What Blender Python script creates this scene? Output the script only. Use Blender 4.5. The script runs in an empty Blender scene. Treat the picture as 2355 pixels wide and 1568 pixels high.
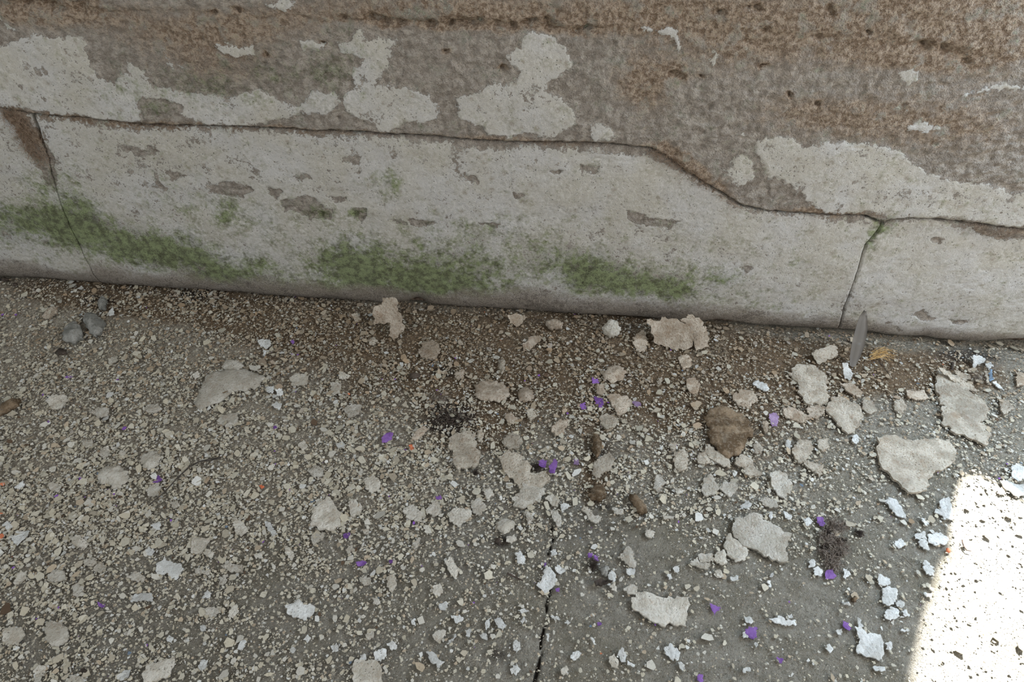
import bpy, math, random
import numpy as np
from mathutils import Vector, Matrix
from mathutils.geometry import delaunay_2d_cdt

random.seed(7); rng = np.random.default_rng(7)
S = bpy.context.scene; COL = S.collection
PI = math.pi
W_, H_, F_ = 2355.0, 1568.0, 1570.0

# ------------------------------------------------------------------ camera
PITCH, YAW, CH, CD = math.radians(45), math.radians(5.5), 0.60, 0.642
cam = bpy.data.cameras.new('camera'); camo = bpy.data.objects.new('camera', cam); COL.objects.link(camo)
cam.sensor_width = 36.0; cam.lens = 24.0; cam.clip_start = 0.01
camo.location = (0, -CD, CH); camo.rotation_euler = (PI/2 - PITCH, 0, YAW)
S.camera = camo
_f = np.array([-math.sin(YAW)*math.cos(PITCH), math.cos(YAW)*math.cos(PITCH), -math.sin(PITCH)])
_r = np.array([math.cos(YAW), math.sin(YAW), 0.0]); _u = np.cross(_r, _f); CP = np.array([0, -CD, CH])

def ray(px, py):
    px = np.asarray(px, float); py = np.asarray(py, float)
    return _f[None]*1.0 + np.outer((px.ravel()-W_/2)/F_, _r) + np.outer(-(py.ravel()-H_/2)/F_, _u)
def on_floor(px, py, z=0.0):
    d = ray(px, py); t = (z-CP[2])/d[:, 2]; return CP + d*t[:, None]
def on_wall(px, py, y=0.0):
    d = ray(px, py); t = (y-CP[1])/d[:, 1]; return CP + d*t[:, None]
def project(P):
    q = P-CP; dz = q@_f
    return W_/2 + F_*(q@_r)/dz, H_/2 - F_*(q@_u)/dz

# ------------------------------------------------------------------ world, sun, lamps, exposure
S.view_settings.view_transform = 'Standard'; S.view_settings.look = 'None'
S.view_settings.gamma = 1.0; S.view_settings.use_curve_mapping = False
S.view_settings.exposure = 0.27
wd = bpy.data.worlds.new('daylight'); S.world = wd; wd.use_nodes = True
bg = wd.node_tree.nodes['Background']; bg.inputs['Color'].default_value = (0.93, 0.96, 1.0, 1); bg.inputs['Strength'].default_value = 0.42

SUN_TO = Vector((0.52, 0.60, 0.72)).normalized()      # towards the sun; refined below from the patch edge
def area(name, loc, target, sx, sy, power, color):
    l = bpy.data.lights.new(name, 'AREA'); l.shape = 'RECTANGLE'; l.size = sx; l.size_y = sy; l.energy = power; l.color = color
    o = bpy.data.objects.new(name, l); COL.objects.link(o); o.location = loc
    o.rotation_euler = (Vector(target)-Vector(loc)).to_track_quat('-Z', 'Y').to_euler(); return o
area('fill_from_right', (1.45, -0.80, 0.95), (0.1, 0.0, 0.1), 0.5, 0.8, 12.0, (1.0, 0.975, 0.94))  # soft fill added at right to light the wall, no doorway modelled
area('daylight_from_window', (0.66, -0.004, 0.52), (0.50, -0.42, 0.0), 0.20, 0.42, 5.6, (0.58, 0.78, 1.0))
area('cool_fill_from_left', (-1.5, -1.3, 1.1), (-0.4, -0.2, 0.0), 0.8, 0.8, 5.5, (0.86, 0.97, 1.0))  # weak cool fill added for the left side, no opening modelled
sl = bpy.data.lights.new('sun', 'SUN'); sl.energy = 38.0; sl.angle = math.radians(1.2); sl.color = (1.0, 0.99, 0.97)
so = bpy.data.objects.new('sun', sl); COL.objects.link(so)

# ------------------------------------------------------------------ noise
def _hash(ix, iy, seed):
    h = (ix.astype(np.int64)*374761393 + iy.astype(np.int64)*668265263 + seed*1442695041) & 0xffffffff
    h = ((h ^ (h >> 13))*1274126177) & 0xffffffff
    return ((h ^ (h >> 16)) & 0xffff)/65535.0
def vnoise(x, y, seed=0):
    x = np.asarray(x, float); y = np.asarray(y, float)
    ix = np.floor(x); iy = np.floor(y); fx = x-ix; fy = y-iy
    fx = fx*fx*(3-2*fx); fy = fy*fy*(3-2*fy)
    a = _hash(ix, iy, seed); b = _hash(ix+1, iy, seed); c = _hash(ix, iy+1, seed); d = _hash(ix+1, iy+1, seed)
    return (a*(1-fx)+b*fx)*(1-fy)+(c*(1-fx)+d*fx)*fy
def fbm(x, y, size, octv=3, seed=0, gain=0.5):
    """-1..1, size in metres of the coarsest blob"""
    s = 0; a = 1; tot = 0; k = 1/size
    for o in range(octv):
        # rotate every octave so the lattice never lines up
        c, t = math.cos(o*1.1+seed), math.sin(o*1.1+seed)
        s = s + a*(2*vnoise((x*c-y*t)*k+o*17.3, (x*t+y*c)*k+o*9.1, seed+o)-1); tot += a; a *= gain; k *= 2.03
    return s/tot

# ------------------------------------------------------------------ pixel-outline masks (evaluated on real surface points)
def sdist(px, py, poly):
    """signed distance in photo pixels to an outline, + inside; only near the outline"""
    poly = np.asarray(poly, float).reshape(-1, 2)
    out = np.full(px.shape, -1e3)
    m = (px > poly[:, 0].min()-60) & (px < poly[:, 0].max()+60) & (py > poly[:, 1].min()-60) & (py < poly[:, 1].max()+60)
    if not m.any(): return out
    x = px[m]; y = py[m]; d2 = np.full(x.shape, 1e9); ins = np.zeros(x.shape, bool)
    n = len(poly)
    for i in range(n):
        ax, ay = poly[i]; bx, by = poly[(i+1) % n]; ex, ey = bx-ax, by-ay
        t = np.clip(((x-ax)*ex+(y-ay)*ey)/(ex*ex+ey*ey+1e-9), 0, 1)
        d2 = np.minimum(d2, (x-ax-t*ex)**2+(y-ay-t*ey)**2)
        c = (ay > y) != (by > y)
        if ey != 0: ins ^= c & (x < (bx-ax)*(y-ay)/ey+ax)
    d = np.sqrt(d2); out[m] = np.where(ins, d, -d); return out
def blob(px, py, b):
    cx, cy, rx, ry, amp = b[:5]; ang = math.radians(b[5]) if len(b) > 5 else 0
    dx = px-cx; dy = py-cy; c, s = math.cos(ang), math.sin(ang)
    u = (dx*c+dy*s)/rx; v = (-dx*s+dy*c)/ry
    return amp*np.exp(-(u*u+v*v))

# ------------------------------------------------------------------ mesh helpers
def link(o, parent=None):
    COL.objects.link(o)
    if parent is not None: o.parent = parent
    return o
def mesh_np(name, co, faces, mat, parent=None, smooth=True, attrs=None, colors=None):
    """co (n,3); faces (m,k) int array, or list of such arrays"""
    me = bpy.data.meshes.new(name)
    if not isinstance(faces, list): faces = [faces]
    faces = [f for f in faces if len(f)]
    co = np.asarray(co, np.float32)
    nl = sum(f.size for f in faces); nf = sum(len(f) for f in faces)
    me.vertices.add(len(co)); me.vertices.foreach_set('co', co.ravel())
    me.loops.add(nl); me.polygons.add(nf)
    me.loops.foreach_set('vertex_index', np.concatenate([f.ravel() for f in faces]).astype(np.int32))
    tot = np.concatenate([np.full(len(f), f.shape[1]) for f in faces]); st = np.concatenate([[0], np.cumsum(tot)[:-1]])
    me.polygons.foreach_set('loop_start', st.astype(np.int32))
    me.polygons.foreach_set('use_smooth', np.full(nf, smooth))
    me.update(calc_edges=True)
    for k, v in (attrs or {}).items():
        a = me.attributes.new(k, 'FLOAT', 'POINT'); a.data.foreach_set('value', np.asarray(v, np.float32).ravel())
    if colors is not None:
        a = me.attributes.new('col', 'FLOAT_COLOR', 'POINT')
        c = np.ones((len(co), 4), np.float32); c[:, :3] = colors; a.data.foreach_set('color', c.ravel())
    me.materials.append(mat)
    return link(bpy.data.objects.new(name, me), parent)
def grid_faces(nu, nv, off=0):
    i = np.arange(nu-1)[:, None]; j = np.arange(nv-1)[None]
    a = (i*nv+j).ravel()+off
    return np.stack([a, a+nv, a+nv+1, a+1], 1)
def tag(o, label=None, cat=None, group=None, kind=None):
    if label: o['label'] = label
    if cat: o['category'] = cat
    if group: o['group'] = group
    if kind: o['kind'] = kind
    return o
def tubes(paths, rad, sides=3):
    """list of (k,3) point arrays -> one set of verts/faces, thin closed fibres"""
    V = []; Fq = []; off = 0
    for P, r in zip(paths, rad):
        P = np.asarray(P, float); n = len(P)
        T = np.gradient(P, axis=0); T /= (np.linalg.norm(T, axis=1)[:, None]+1e-9)
        A = np.cross(T, [0.13, 0.21, 0.97]); A /= (np.linalg.norm(A, axis=1)[:, None]+1e-9); B = np.cross(T, A)
        rr = r*np.linspace(1, 0.45, n)[:, None]
        for s in range(sides):
            a = 2*PI*s/sides; V.append(P+rr*(math.cos(a)*A+math.sin(a)*B))
        for s in range(sides):
            s2 = (s+1) % sides
            a = off+s*n+np.arange(n-1); b = off+s2*n+np.arange(n-1)
            Fq.append(np.stack([a, b, b+1, a+1], 1))
        off += sides*n
    return np.concatenate(V), np.concatenate(Fq)

# ------------------------------------------------------------------ materials
def new_mat(name):
    m = bpy.data.materials.new(name); m.use_nodes = True; nt = m.node_tree
    b = nt.nodes['Principled BSDF']; b.inputs['Roughness'].default_value = 0.9; b.inputs['Specular IOR Level'].default_value = 0.25
    return m, nt, b
class G:
    """tiny node-graph writer"""
    def __init__(s, nt): s.nt = nt
    def n(s, t, **k):
        o = s.nt.nodes.new(t)
        for a, v in k.items(): setattr(o, a, v)
        return o
    def set(s, sock, v):
        if hasattr(v, 'is_linked') or isinstance(v, bpy.types.NodeSocket): s.nt.links.new(v, sock)
        elif isinstance(v, (tuple, list)) and len(v) == 3 and sock.type == 'RGBA': sock.default_value = (*v, 1)
        else: sock.default_value = v
    def math(s, op, a, b=None, c=None, clamp=False):
        o = s.n('ShaderNodeMath', operation=op, use_clamp=clamp)
        s.set(o.inputs[0], a)
        if b is not None: s.set(o.inputs[1], b)
        if c is not None: s.set(o.inputs[2], c)
        return o.outputs[0]
    def noise(s, scale, detail=3, rough=0.55, vec=None, w=0.0):
        o = s.n('ShaderNodeTexNoise'); o.inputs['Scale'].default_value = scale; o.inputs['Detail'].default_value = detail
        o.inputs['Roughness'].default_value = rough
        v = s.coord() if vec is None else vec
        if w:
            ad = s.n('ShaderNodeVectorMath', operation='ADD'); s.nt.links.new(v, ad.inputs[0]); ad.inputs[1].default_value = (w, w*1.7, -w); v = ad.outputs[0]
        s.nt.links.new(v, o.inputs['Vector']); return o.outputs['Fac']
    def voro(s, scale, vec=None, rand=1.0):
        o = s.n('ShaderNodeTexVoronoi'); o.inputs['Scale'].default_value = scale; o.inputs['Randomness'].default_value = rand
        s.nt.links.new(s.coord() if vec is None else vec, o.inputs['Vector']); return o
    def coord(s):
        if not hasattr(s, '_c'): s._c = s.n('ShaderNodeTexCoord').outputs['Object']
        return s._c
    def ramp(s, v, lo, hi):   # smooth step lo..hi
        o = s.n('ShaderNodeMapRange', interpolation_type='SMOOTHSTEP'); s.set(o.inputs['Value'], v)
        o.inputs['From Min'].default_value = lo; o.inputs['From Max'].default_value = hi; return o.outputs[0]
    def mix(s, f, a, b):
        o = s.n('ShaderNodeMix', data_type='RGBA'); s.set(o.inputs[0], f); s.set(o.inputs[6], a); s.set(o.inputs[7], b); return o.outputs[2]
    def attr(s, name):
        o = s.n('ShaderNodeAttribute', attribute_name=name); return o
    def bump(s, h, strength, dist, prev=None):
        o = s.n('ShaderNodeBump'); s.set(o.inputs['Height'], h); o.inputs['Strength'].default_value = strength; o.inputs['Distance'].default_value = dist
        if prev is not None: s.nt.links.new(prev, o.inputs['Normal'])
        return o.outputs[0]

def wall_material():
    m, nt, b = new_mat('limewashed_stone'); g = G(nt)
    paint = g.attr('paint').outputs['Fac']; moss = g.attr('moss').outputs['Fac']; brown = g.attr('brown').outputs['Fac']; dirt = g.attr('dirt').outputs['Fac']
    n1 = g.noise(55, 5, 0.62); n2 = g.noise(260, 4, 0.6, w=3.1); n3 = g.noise(900, 3, 0.6, w=5.3); n4 = g.noise(18, 3, 0.5, w=9.2); n5 = g.noise(130, 4, 0.6, w=1.7)
    # paint coat: field + fine noise, hard edge
    f = g.math('ADD', paint, g.math('MULTIPLY', g.math('SUBTRACT', n2, 0.5), 1.5))
    f = g.math('ADD', f, g.math('MULTIPLY', g.math('SUBTRACT', n1, 0.5), 1.5)); f = g.math('ADD', f, g.math('MULTIPLY', g.math('SUBTRACT', n3, 0.5), 0.7))
    pm = g.ramp(f, 0.44, 0.56)
    # bare stone
    bare = g.mix(g.ramp(n5, 0.40, 0.62), (0.285, 0.245, 0.205), (0.45, 0.40, 0.345))
    bfac = g.math('MULTIPLY', g.ramp(g.math('ADD', brown, g.math('MULTIPLY', g.math('SUBTRACT', n5, 0.5), 1.0)), 0.25, 0.85), 0.85)
    bare = g.mix(bfac, bare, g.mix(g.ramp(n2, 0.40, 0.60), (0.19, 0.12, 0.07), (0.45, 0.345, 0.25)))
    bare = g.mix(g.math('MULTIPLY', g.ramp(n1, 0.52, 0.64), 0.55), bare, (0.44, 0.405, 0.355))
    # lime dust in the grain of the bare stone
    bare = g.mix(g.math('MULTIPLY', g.ramp(n3, 0.52, 0.70), 0.45), bare, (0.42, 0.39, 0.35))
    bare = g.mix(g.math('MULTIPLY', g.ramp(n3, 0.46, 0.30), 0.45), bare, (0.09, 0.068, 0.05))
    pc = g.mix(g.ramp(n4, 0.35, 0.65), (0.44, 0.415, 0.365), (0.47, 0.455, 0.435))
    pc = g.mix(g.math('MULTIPLY', g.ramp(n1, 0.45, 0.72), 0.35), pc, (0.36, 0.325, 0.26))
    v2 = g.voro(85); sp = g.math('MULTIPLY', g.ramp(g.math('ADD', v2.outputs['Distance'], g.math('MULTIPLY', g.math('SUBTRACT', n2, 0.5), 1.1)), 0.30, 0.20), g.ramp(n1, 0.47, 0.58))
    pc = g.mix(g.math('MULTIPLY', sp, 0.55), pc, (0.25, 0.21, 0.165))
    # pin-holes in the coat
    v = g.voro(330); ph = g.math('MULTIPLY', g.ramp(v.outputs['Distance'], 0.22, 0.10), g.ramp(n5, 0.50, 0.62))
    pc = g.mix(g.math('MULTIPLY', ph, 0.6), pc, (0.13, 0.11, 0.09))
    pc = g.mix(g.math('MULTIPLY', g.ramp(n3, 0.55, 0.70), 0.40), pc, (0.24, 0.215, 0.18))
    pc = g.mix(g.math('MULTIPLY', g.ramp(n5, 0.56, 0.70), 0.45), pc, (0.29, 0.27, 0.215))
    pc = g.mix(g.math('MULTIPLY', g.ramp(n2, 0.50, 0.36), 0.45), pc, (0.58, 0.565, 0.53))
    c = g.mix(pm, bare, pc)
    mf = g.ramp(g.math('ADD', g.math('ADD', moss, g.math('MULTIPLY', g.math('SUBTRACT', n2, 0.5), 1.6)), g.math('MULTIPLY', g.math('SUBTRACT', n1, 0.5), 2.2)), 0.08, 1.15)
    c = g.mix(g.math('MULTIPLY', mf, 0.92), c, g.mix(g.ramp(g.math('ADD', g.math('MULTIPLY', n5, 0.6), g.math('MULTIPLY', n3, 0.4)), 0.40, 0.60), (0.060, 0.066, 0.026), (0.20, 0.24, 0.11)))
    dirt_shade = g.ramp(g.math('ADD', dirt, g.math('MULTIPLY', g.math('SUBTRACT', n2, 0.5), 0.5)), 0.15, 0.9)  # dust plus the painted shade under the rolled foot
    c = g.mix(g.math('MULTIPLY', dirt_shade, 0.92), c, g.mix(g.ramp(n3, 0.35, 0.65), (0.13, 0.105, 0.085), (0.30, 0.26, 0.215)))
    nt.links.new(c, b.inputs['Base Color'])
    rough_amt = g.math('SUBTRACT', 1.25, pm)
    h = g.math('ADD', g.math('MULTIPLY', g.math('MULTIPLY', n2, 0.9), rough_amt), g.math('MULTIPLY', n3, g.math('MULTIPLY', rough_amt, 0.45)))
    h = g.math('ADD', h, g.math('MULTIPLY', pm, 0.42)); h = g.math('SUBTRACT', h, g.math('MULTIPLY', ph, 0.4))
    nt.links.new(g.bump(h, 1.0, 0.0042), b.inputs['Normal'])
    return m

def mortar_material():
    m, nt, b = new_mat('crumbling_mortar'); g = G(nt)
    n = g.noise(220, 4); nt.links.new(g.mix(g.ramp(n, 0.35, 0.65), (0.05, 0.032, 0.02), (0.16, 0.11, 0.075)), b.inputs['Base Color'])
    nt.links.new(g.bump(n, 1, 0.003), b.inputs['Normal']); return m

def floor_material():
    m, nt, b = new_mat('dusty_concrete'); g = G(nt)
    n1 = g.noise(9, 4, 0.6); n2 = g.noise(70, 5, 0.6, w=2.2); n3 = g.noise(420, 4, 0.65, w=4.1); n4 = g.noise(1300, 2, 0.5, w=7.7)
    brown = g.attr('brown').outputs['Fac']; dark = g.attr('dark').outputs['Fac']
    c = g.mix(g.ramp(n2, 0.3, 0.7), (0.215, 0.195, 0.155), (0.325, 0.30, 0.25))
    c = g.mix(g.math('MULTIPLY', g.ramp(n1, 0.4, 0.65), 0.4), c, (0.19, 0.165, 0.11))
    c = g.mix(g.math('MULTIPLY', g.ramp(g.math('ADD', g.attr('dust').outputs['Fac'], g.math('MULTIPLY', g.math('SUBTRACT', n3, 0.5), 1.2)), 0.35, 1.1), 0.85), c, g.mix(n3, (0.27, 0.225, 0.165), (0.49, 0.44, 0.355)))
    bf = g.ramp(g.math('ADD', brown, g.math('MULTIPLY', g.math('SUBTRACT', n2, 0.5), 0.8)), 0.2, 0.8)
    c = g.mix(bf, c, g.mix(n3, (0.10, 0.062, 0.033), (0.235, 0.165, 0.10)))
    c = g.mix(g.math('MULTIPLY', g.ramp(n3, 0.5, 0.32), 0.6), c, (0.095, 0.082, 0.065))
    c = g.mix(g.math('MULTIPLY', g.ramp(n4, 0.60, 0.72), 0.65), c, (0.46, 0.45, 0.42))
    c = g.mix(g.math('MULTIPLY', g.ramp(g.math('ADD', dark, g.math('MULTIPLY', g.math('SUBTRACT', n3, 0.5), 0.7)), 0.3, 0.9), 0.85), c, (0.045, 0.035, 0.028))
    nt.links.new(c, b.inputs['Base Color'])
    h = g.math('ADD', g.math('MULTIPLY', n3, 0.8), g.math('MULTIPLY', n4, 0.5))
    nt.links.new(g.bump(h, 1.0, 0.003), b.inputs['Normal']); return m

def chip_material():
    m, nt, b = new_mat('paint_chips'); g = G(nt)
    n = g.noise(500, 3); a = g.attr('col').outputs['Color']
    c = g.mix(g.math('MULTIPLY', g.ramp(n, 0.5, 0.75), 0.35), a, (0.16, 0.12, 0.08))
    nt.links.new(c, b.inputs['Base Color']); nt.links.new(g.bump(n, 0.5, 0.0006), b.inputs['Normal']); return m

def flake_material(name, c1, c2, spot, spot_amt, bumpd, rough=0.9):
    m, nt, b = new_mat(name); g = G(nt)
    oi = g.n('ShaderNodeObjectInfo'); co = g.coord()
    ad = g.n('ShaderNodeVectorMath', operation='ADD'); nt.links.new(co, ad.inputs[0]); nt.links.new(oi.outputs['Location'], ad.inputs[1]); v = ad.outputs[0]
    n1 = g.noise(60, 4, 0.6, vec=v); n2 = g.noise(450, 4, 0.6, vec=v, w=2.0); n0 = g.noise(22, 2, 0.5, vec=v, w=5.0)
    c = g.mix(g.ramp(n1, 0.40, 0.60), tuple(v*.86 for v in c1), tuple(min(1, v*1.06) for v in c2))
    vo = g.voro(330, vec=v); dots = g.math('MULTIPLY', g.ramp(vo.outputs['Distance'], 0.20, 0.09), g.ramp(n0, 0.40, 0.60))
    c = g.mix(g.math('MULTIPLY', g.ramp(n2, 0.50, 0.66), spot_amt*0.75), c, spot)
    c = g.mix(g.math('MULTIPLY', g.ramp(g.noise(95, 3, 0.6, vec=v, w=8.0), 0.54, 0.68), spot_amt*0.6), c, spot)
    c = g.mix(g.math('MULTIPLY', dots, spot_amt), c, (0.06, 0.04, 0.025))
    k = g.math('ADD', 0.84, g.math('MULTIPLY', oi.outputs['Random'], 0.26))
    mu = g.n('ShaderNodeVectorMath', operation='SCALE'); nt.links.new(c, mu.inputs[0]); nt.links.new(k, mu.inputs['Scale'])
    nt.links.new(mu.outputs[0], b.inputs['Base Color'])
    b.inputs['Roughness'].default_value = rough
    h = g.math('ADD', n2, g.math('MULTIPLY', g.math('MULTIPLY', dots, -1.0), 0.5))
    nt.links.new(g.bump(h, 0.9, bumpd), b.inputs['Normal']); return m

def plain(name, c1, c2, scale=120, bumpd=0.001, rough=0.85):
    m, nt, b = new_mat(name); g = G(nt); n = g.noise(scale, 4)
    nt.links.new(g.mix(g.ramp(n, 0.3, 0.7), c1, c2), b.inputs['Base Color']); b.inputs['Roughness'].default_value = rough
    nt.links.new(g.bump(n, 0.8, bumpd), b.inputs['Normal']); return m

M_WALL = wall_material(); M_MORTAR = mortar_material(); M_FLOOR = floor_material(); M_CHIP = chip_material()
MF = {
 'c': flake_material('cream_plaster', (0.55, 0.505, 0.42), (0.59, 0.555, 0.485), (0.36, 0.28, 0.20), 0.55, 0.0026),
 'w': flake_material('white_limewash', (0.64, 0.635, 0.60), (0.68, 0.68, 0.655), (0.36, 0.32, 0.27), 0.4, 0.0018),
 't': flake_material('dust_stained_plaster', (0.42, 0.345, 0.26), (0.50, 0.43, 0.345), (0.25, 0.16, 0.095), 0.75, 0.0026),
 'm': flake_material('dusty_cream_plaster', (0.44, 0.385, 0.305), (0.50, 0.45, 0.37), (0.27, 0.19, 0.12), 0.7, 0.0028),
 'p': flake_material('purple_paint', (0.165, 0.07, 0.27), (0.235, 0.115, 0.36), (0.13, 0.05, 0.22), 0.3, 0.0004, 0.6),
 'q': flake_material('faded_purple_paint', (0.29, 0.19, 0.33), (0.35, 0.25, 0.38), (0.20, 0.12, 0.20), 0.4, 0.0006, 0.7),
 'g': flake_material('grey_stone', (0.22, 0.215, 0.19), (0.33, 0.32, 0.29), (0.12, 0.11, 0.09), 0.5, 0.0022),
 'b': flake_material('brown_stone', (0.12, 0.078, 0.042), (0.25, 0.18, 0.115), (0.38, 0.33, 0.26), 0.4, 0.0026),
 'd': flake_material('dark_scrap', (0.035, 0.026, 0.02), (0.075, 0.055, 0.042), (0.15, 0.12, 0.09), 0.3, 0.001, 0.7),
 'o': flake_material('orange_paint', (0.62, 0.16, 0.07), (0.72, 0.24, 0.12), (0.4, 0.1, 0.05), 0.2, 0.0004, 0.6),
 'u': flake_material('blue_grey_paint', (0.12, 0.18, 0.25), (0.17, 0.24, 0.31), (0.1, 0.1, 0.1), 0.2, 0.0004, 0.6),
}

# ------------------------------------------------------------------ WALL
def wall_curve(pts, y=0.0):
    p = np.array(pts, float).reshape(-1, 2); q = on_wall(p[:, 0], p[:, 1], y); o = np.argsort(q[:, 0]); return q[o, 0], q[o, 2]
JX, JZ = wall_curve([-400,225, 0,247, 70,262, 200,272, 330,287, 520,290, 700,298, 850,302, 1000,312, 1100,324, 1250,326, 1400,330, 1500,342,
                     1560,380, 1640,432, 1710,474, 1800,488, 1900,493, 1990,497, 2030,512, 2085,502, 2200,510, 2355,527, 2800,560])
def joint_z(x): return np.interp(x, JX, JZ)+0.0014*fbm(x, x*0+3, 0.03, 4, 5)+0.0007*fbm(x, x*0+8, 0.007, 3, 9)
def side_curve(pts):
    p = np.array(pts, float).reshape(-1, 2); q = on_wall(p[:, 0], p[:, 1]); o = np.argsort(q[:, 2]); return q[o, 2], q[o, 0]
LEFT_SIDE = side_curve([20,190, 72,262, 108,360, 130,440, 160,520, 200,600, 250,700])
RIGHT_SIDE = side_curve([2070,470, 2030,515, 1990,562, 1968,640, 1945,700, 1922,790])
def side_x(c, z, seed): return np.interp(z, *c)+0.0012*fbm(z, z*0+seed, 0.02, 4, seed)

# lower edge of the bottom course (photo contact line, slightly above the floor)
def wall_bottom(x): return 0.0045+0.0018*fbm(x, x*0+1, 0.06, 3, 21)+0.012*np.exp(-((x-0.575)/0.045)**2)+0.010*np.exp(-((x+0.185)/0.012)**2)+0.006*np.exp(-((x-0.205)/0.025)**2)+0.004*np.exp(-((x-0.33)/0.06)**2)+0.003*np.clip(fbm(x, x*0+2, .03, 3, 27), 0, 1)

PAINT = [ # outlines of the surviving limewash on the upper course, photo pixels
 [0,108,60,88,92,72,120,82,190,88,205,112,212,150,240,172,268,196,300,140,330,160,352,196,362,190,400,196,430,212,470,205,505,212,545,216,600,196,640,226,676,236,700,246,690,262,640,276,560,288,470,284,420,262,415,240,380,226,345,222,326,236,330,270,300,280,200,262,100,255,0,238],
 [700,245,715,212,730,206,765,212,775,236,745,262,712,262],
 [776,88,800,82,835,62,845,76,870,78,914,84,905,120,880,170,872,184,930,198,990,212,1012,238,1002,270,965,274,930,280,905,292,882,302,850,276,800,258,786,236,792,204,808,190,814,152,834,132,800,118,778,112],
 [1155,128,1176,112,1200,104,1222,78,1265,76,1285,96,1308,108,1312,150,1284,170,1268,178,1256,200,1290,214,1312,240,1322,266,1300,290,1262,312,1225,302,1180,316,1122,312,1110,286,1060,262,1050,232,1092,204,1120,186,1180,188,1200,160,1178,150],
 [1350,280,1378,268,1400,288,1412,300,1400,314,1362,320],
 [1480,54,1510,58,1550,60,1572,100,1566,112,1552,88,1535,74,1500,66],
 [1740,322,1772,310,1818,312,1840,330,1880,336,1930,324,1990,322,2030,334,2070,352,2120,384,2190,412,2270,424,2355,440,2420,450,2420,520,2290,512,2200,500,2080,498,2000,486,1900,488,1856,468,1840,440,1826,450,1822,428,1760,400,1752,372,1735,350],
 [1666,388,1688,360,1712,358,1728,378,1732,404,1700,430,1680,426,1670,410],
 [2045,160,2115,164,2110,180,2082,196,2056,176], [2200,214,2260,200,2355,192,2355,206,2280,212],
 [2080,292,2120,284,2160,292,2130,302,2086,304], [1690,300,1712,308,1706,314,1690,306],
 [500,102,520,98,560,108,590,100,592,124,550,130,522,120], [698,90,722,86,750,90,742,104,706,104], [384,124,420,148,400,146,386,132],
 [614,0,676,0,664,22,642,30], [1636,112,1650,122,1646,146,1636,136], [0,40,0,40.5,30,70],
]
HOLES = [[8,246,64,262,96,320,122,372,128,440,104,420,84,385,58,345,40,300], # bare spots in the mostly limewashed lower course
 [640,468,668,458,705,452,740,470,766,490,764,508,735,506,690,496,650,486], [800,482,842,484,848,500,830,514,806,506],
 [350,396,362,400,368,424,382,430,372,434,354,420], [384,390,412,388,420,404,398,412], [478,436,510,420,560,424,582,438,560,450,500,452],
 [672,400,700,398,712,410,690,414], [608,438,640,446,628,462,612,454], [752,452,790,456,800,468,770,466],
 [928,500,962,500,998,512,986,524,944,516], [1066,398,1104,408,1098,420,1070,412], [1180,444,1212,448,1204,458,1184,458],
 [1440,486,1500,498,1556,512,1540,532,1480,520,1444,504], [2095,728,2125,716,2160,730,2130,736], [2180,736,2222,738,2210,748,2186,748],
 [2040,750,2072,756,2066,760], [2252,512,2300,530,2355,536,2355,552,2300,546,2250,528], [780,352,830,358,826,374,790,370], [1265,386,1290,392,1278,402],
 [1330,372,1375,376,1368,398,1336,390], [1700,620,1726,618,1720,628,1704,628], [2145,548,2172,546,2166,560,2150,560], [90,560,110,556,112,566],
 [270,330,340,338,370,352,330,356,280,344], [820,396,834,398,830,406], [905,508,930,506,936,520,912,520], [1105,510,1150,520,1130,530],
]
MOSS = [(260,560,160,42,1.0,10),(400,575,90,35,1.1,8),(110,500,110,40,0.75,15),(170,470,45,60,.8,-20),(20,520,120,40,.55,0),(560,620,110,36,.9,8),(480,640,60,22,.5,5),
 (800,620,90,46,1.15,5),(950,650,130,44,1.05,4),(1100,660,110,30,.6,4),(1050,600,190,45,.55,5),(1390,640,90,38,1.0,6),(1500,662,100,30,.95,5),(1560,640,40,35,.6,0),(1300,600,130,50,.45,4),
 (525,490,36,34,.7,30),(895,415,40,34,.65,0),(850,560,170,40,.40,4),(1130,530,160,40,.42,4),(600,500,60,60,.30,0),(740,495,50,18,.75,10),(660,170,180,35,.48,8),(480,200,120,35,.42,8),(790,120,50,50,.45,0),(300,200,60,60,.4,0),
 (1830,600,14,24,.7,0),(1660,640,40,14,.8,5),(1700,690,120,40,.30,5),(2040,525,44,26,.65,-30),(2010,560,14,30,.5,10),(700,660,150,25,.5,6),(100,410,60,40,.5,0),(820,495,30,12,.6,0),(2240,825,90,22,.6,4),(1620,560,130,60,.2,0),(400,460,120,60,.28,20),(380,250,50,25,.3,0)]
BROWN = [(100,20,170,40,1.0,0),(400,80,220,60,.62,8),(600,50,180,50,.6,0),(1050,15,360,50,.85,2),(1150,52,260,12,.9,2),(1500,20,200,60,.6,0),(2050,30,420,110,.9,-4),(2250,60,200,110,.8,-5),
 (1480,190,80,75,.85,30),(1540,165,60,20,.6,-10),(1900,265,220,60,.75,0),(2200,290,200,80,.6,-5),(2130,120,150,30,.9,0),(1700,100,150,80,.45,0),(1570,365,90,22,1.1,28),(1640,420,60,16,1.0,35),
 (40,280,30,60,.9,-30),(90,330,26,40,.9,-30),(1900,488,160,14,.9,2),(2300,530,120,20,.9,6),(700,298,400,11,.8,2),(1250,327,260,10,.8,1),(300,285,160,13,.8,4),(1000,150,180,60,.3,0),(760,240,40,20,.4,0),(500,160,160,50,.4,0),(130,265,80,12,.8,5),(50,660,70,30,.5,0)]
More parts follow.
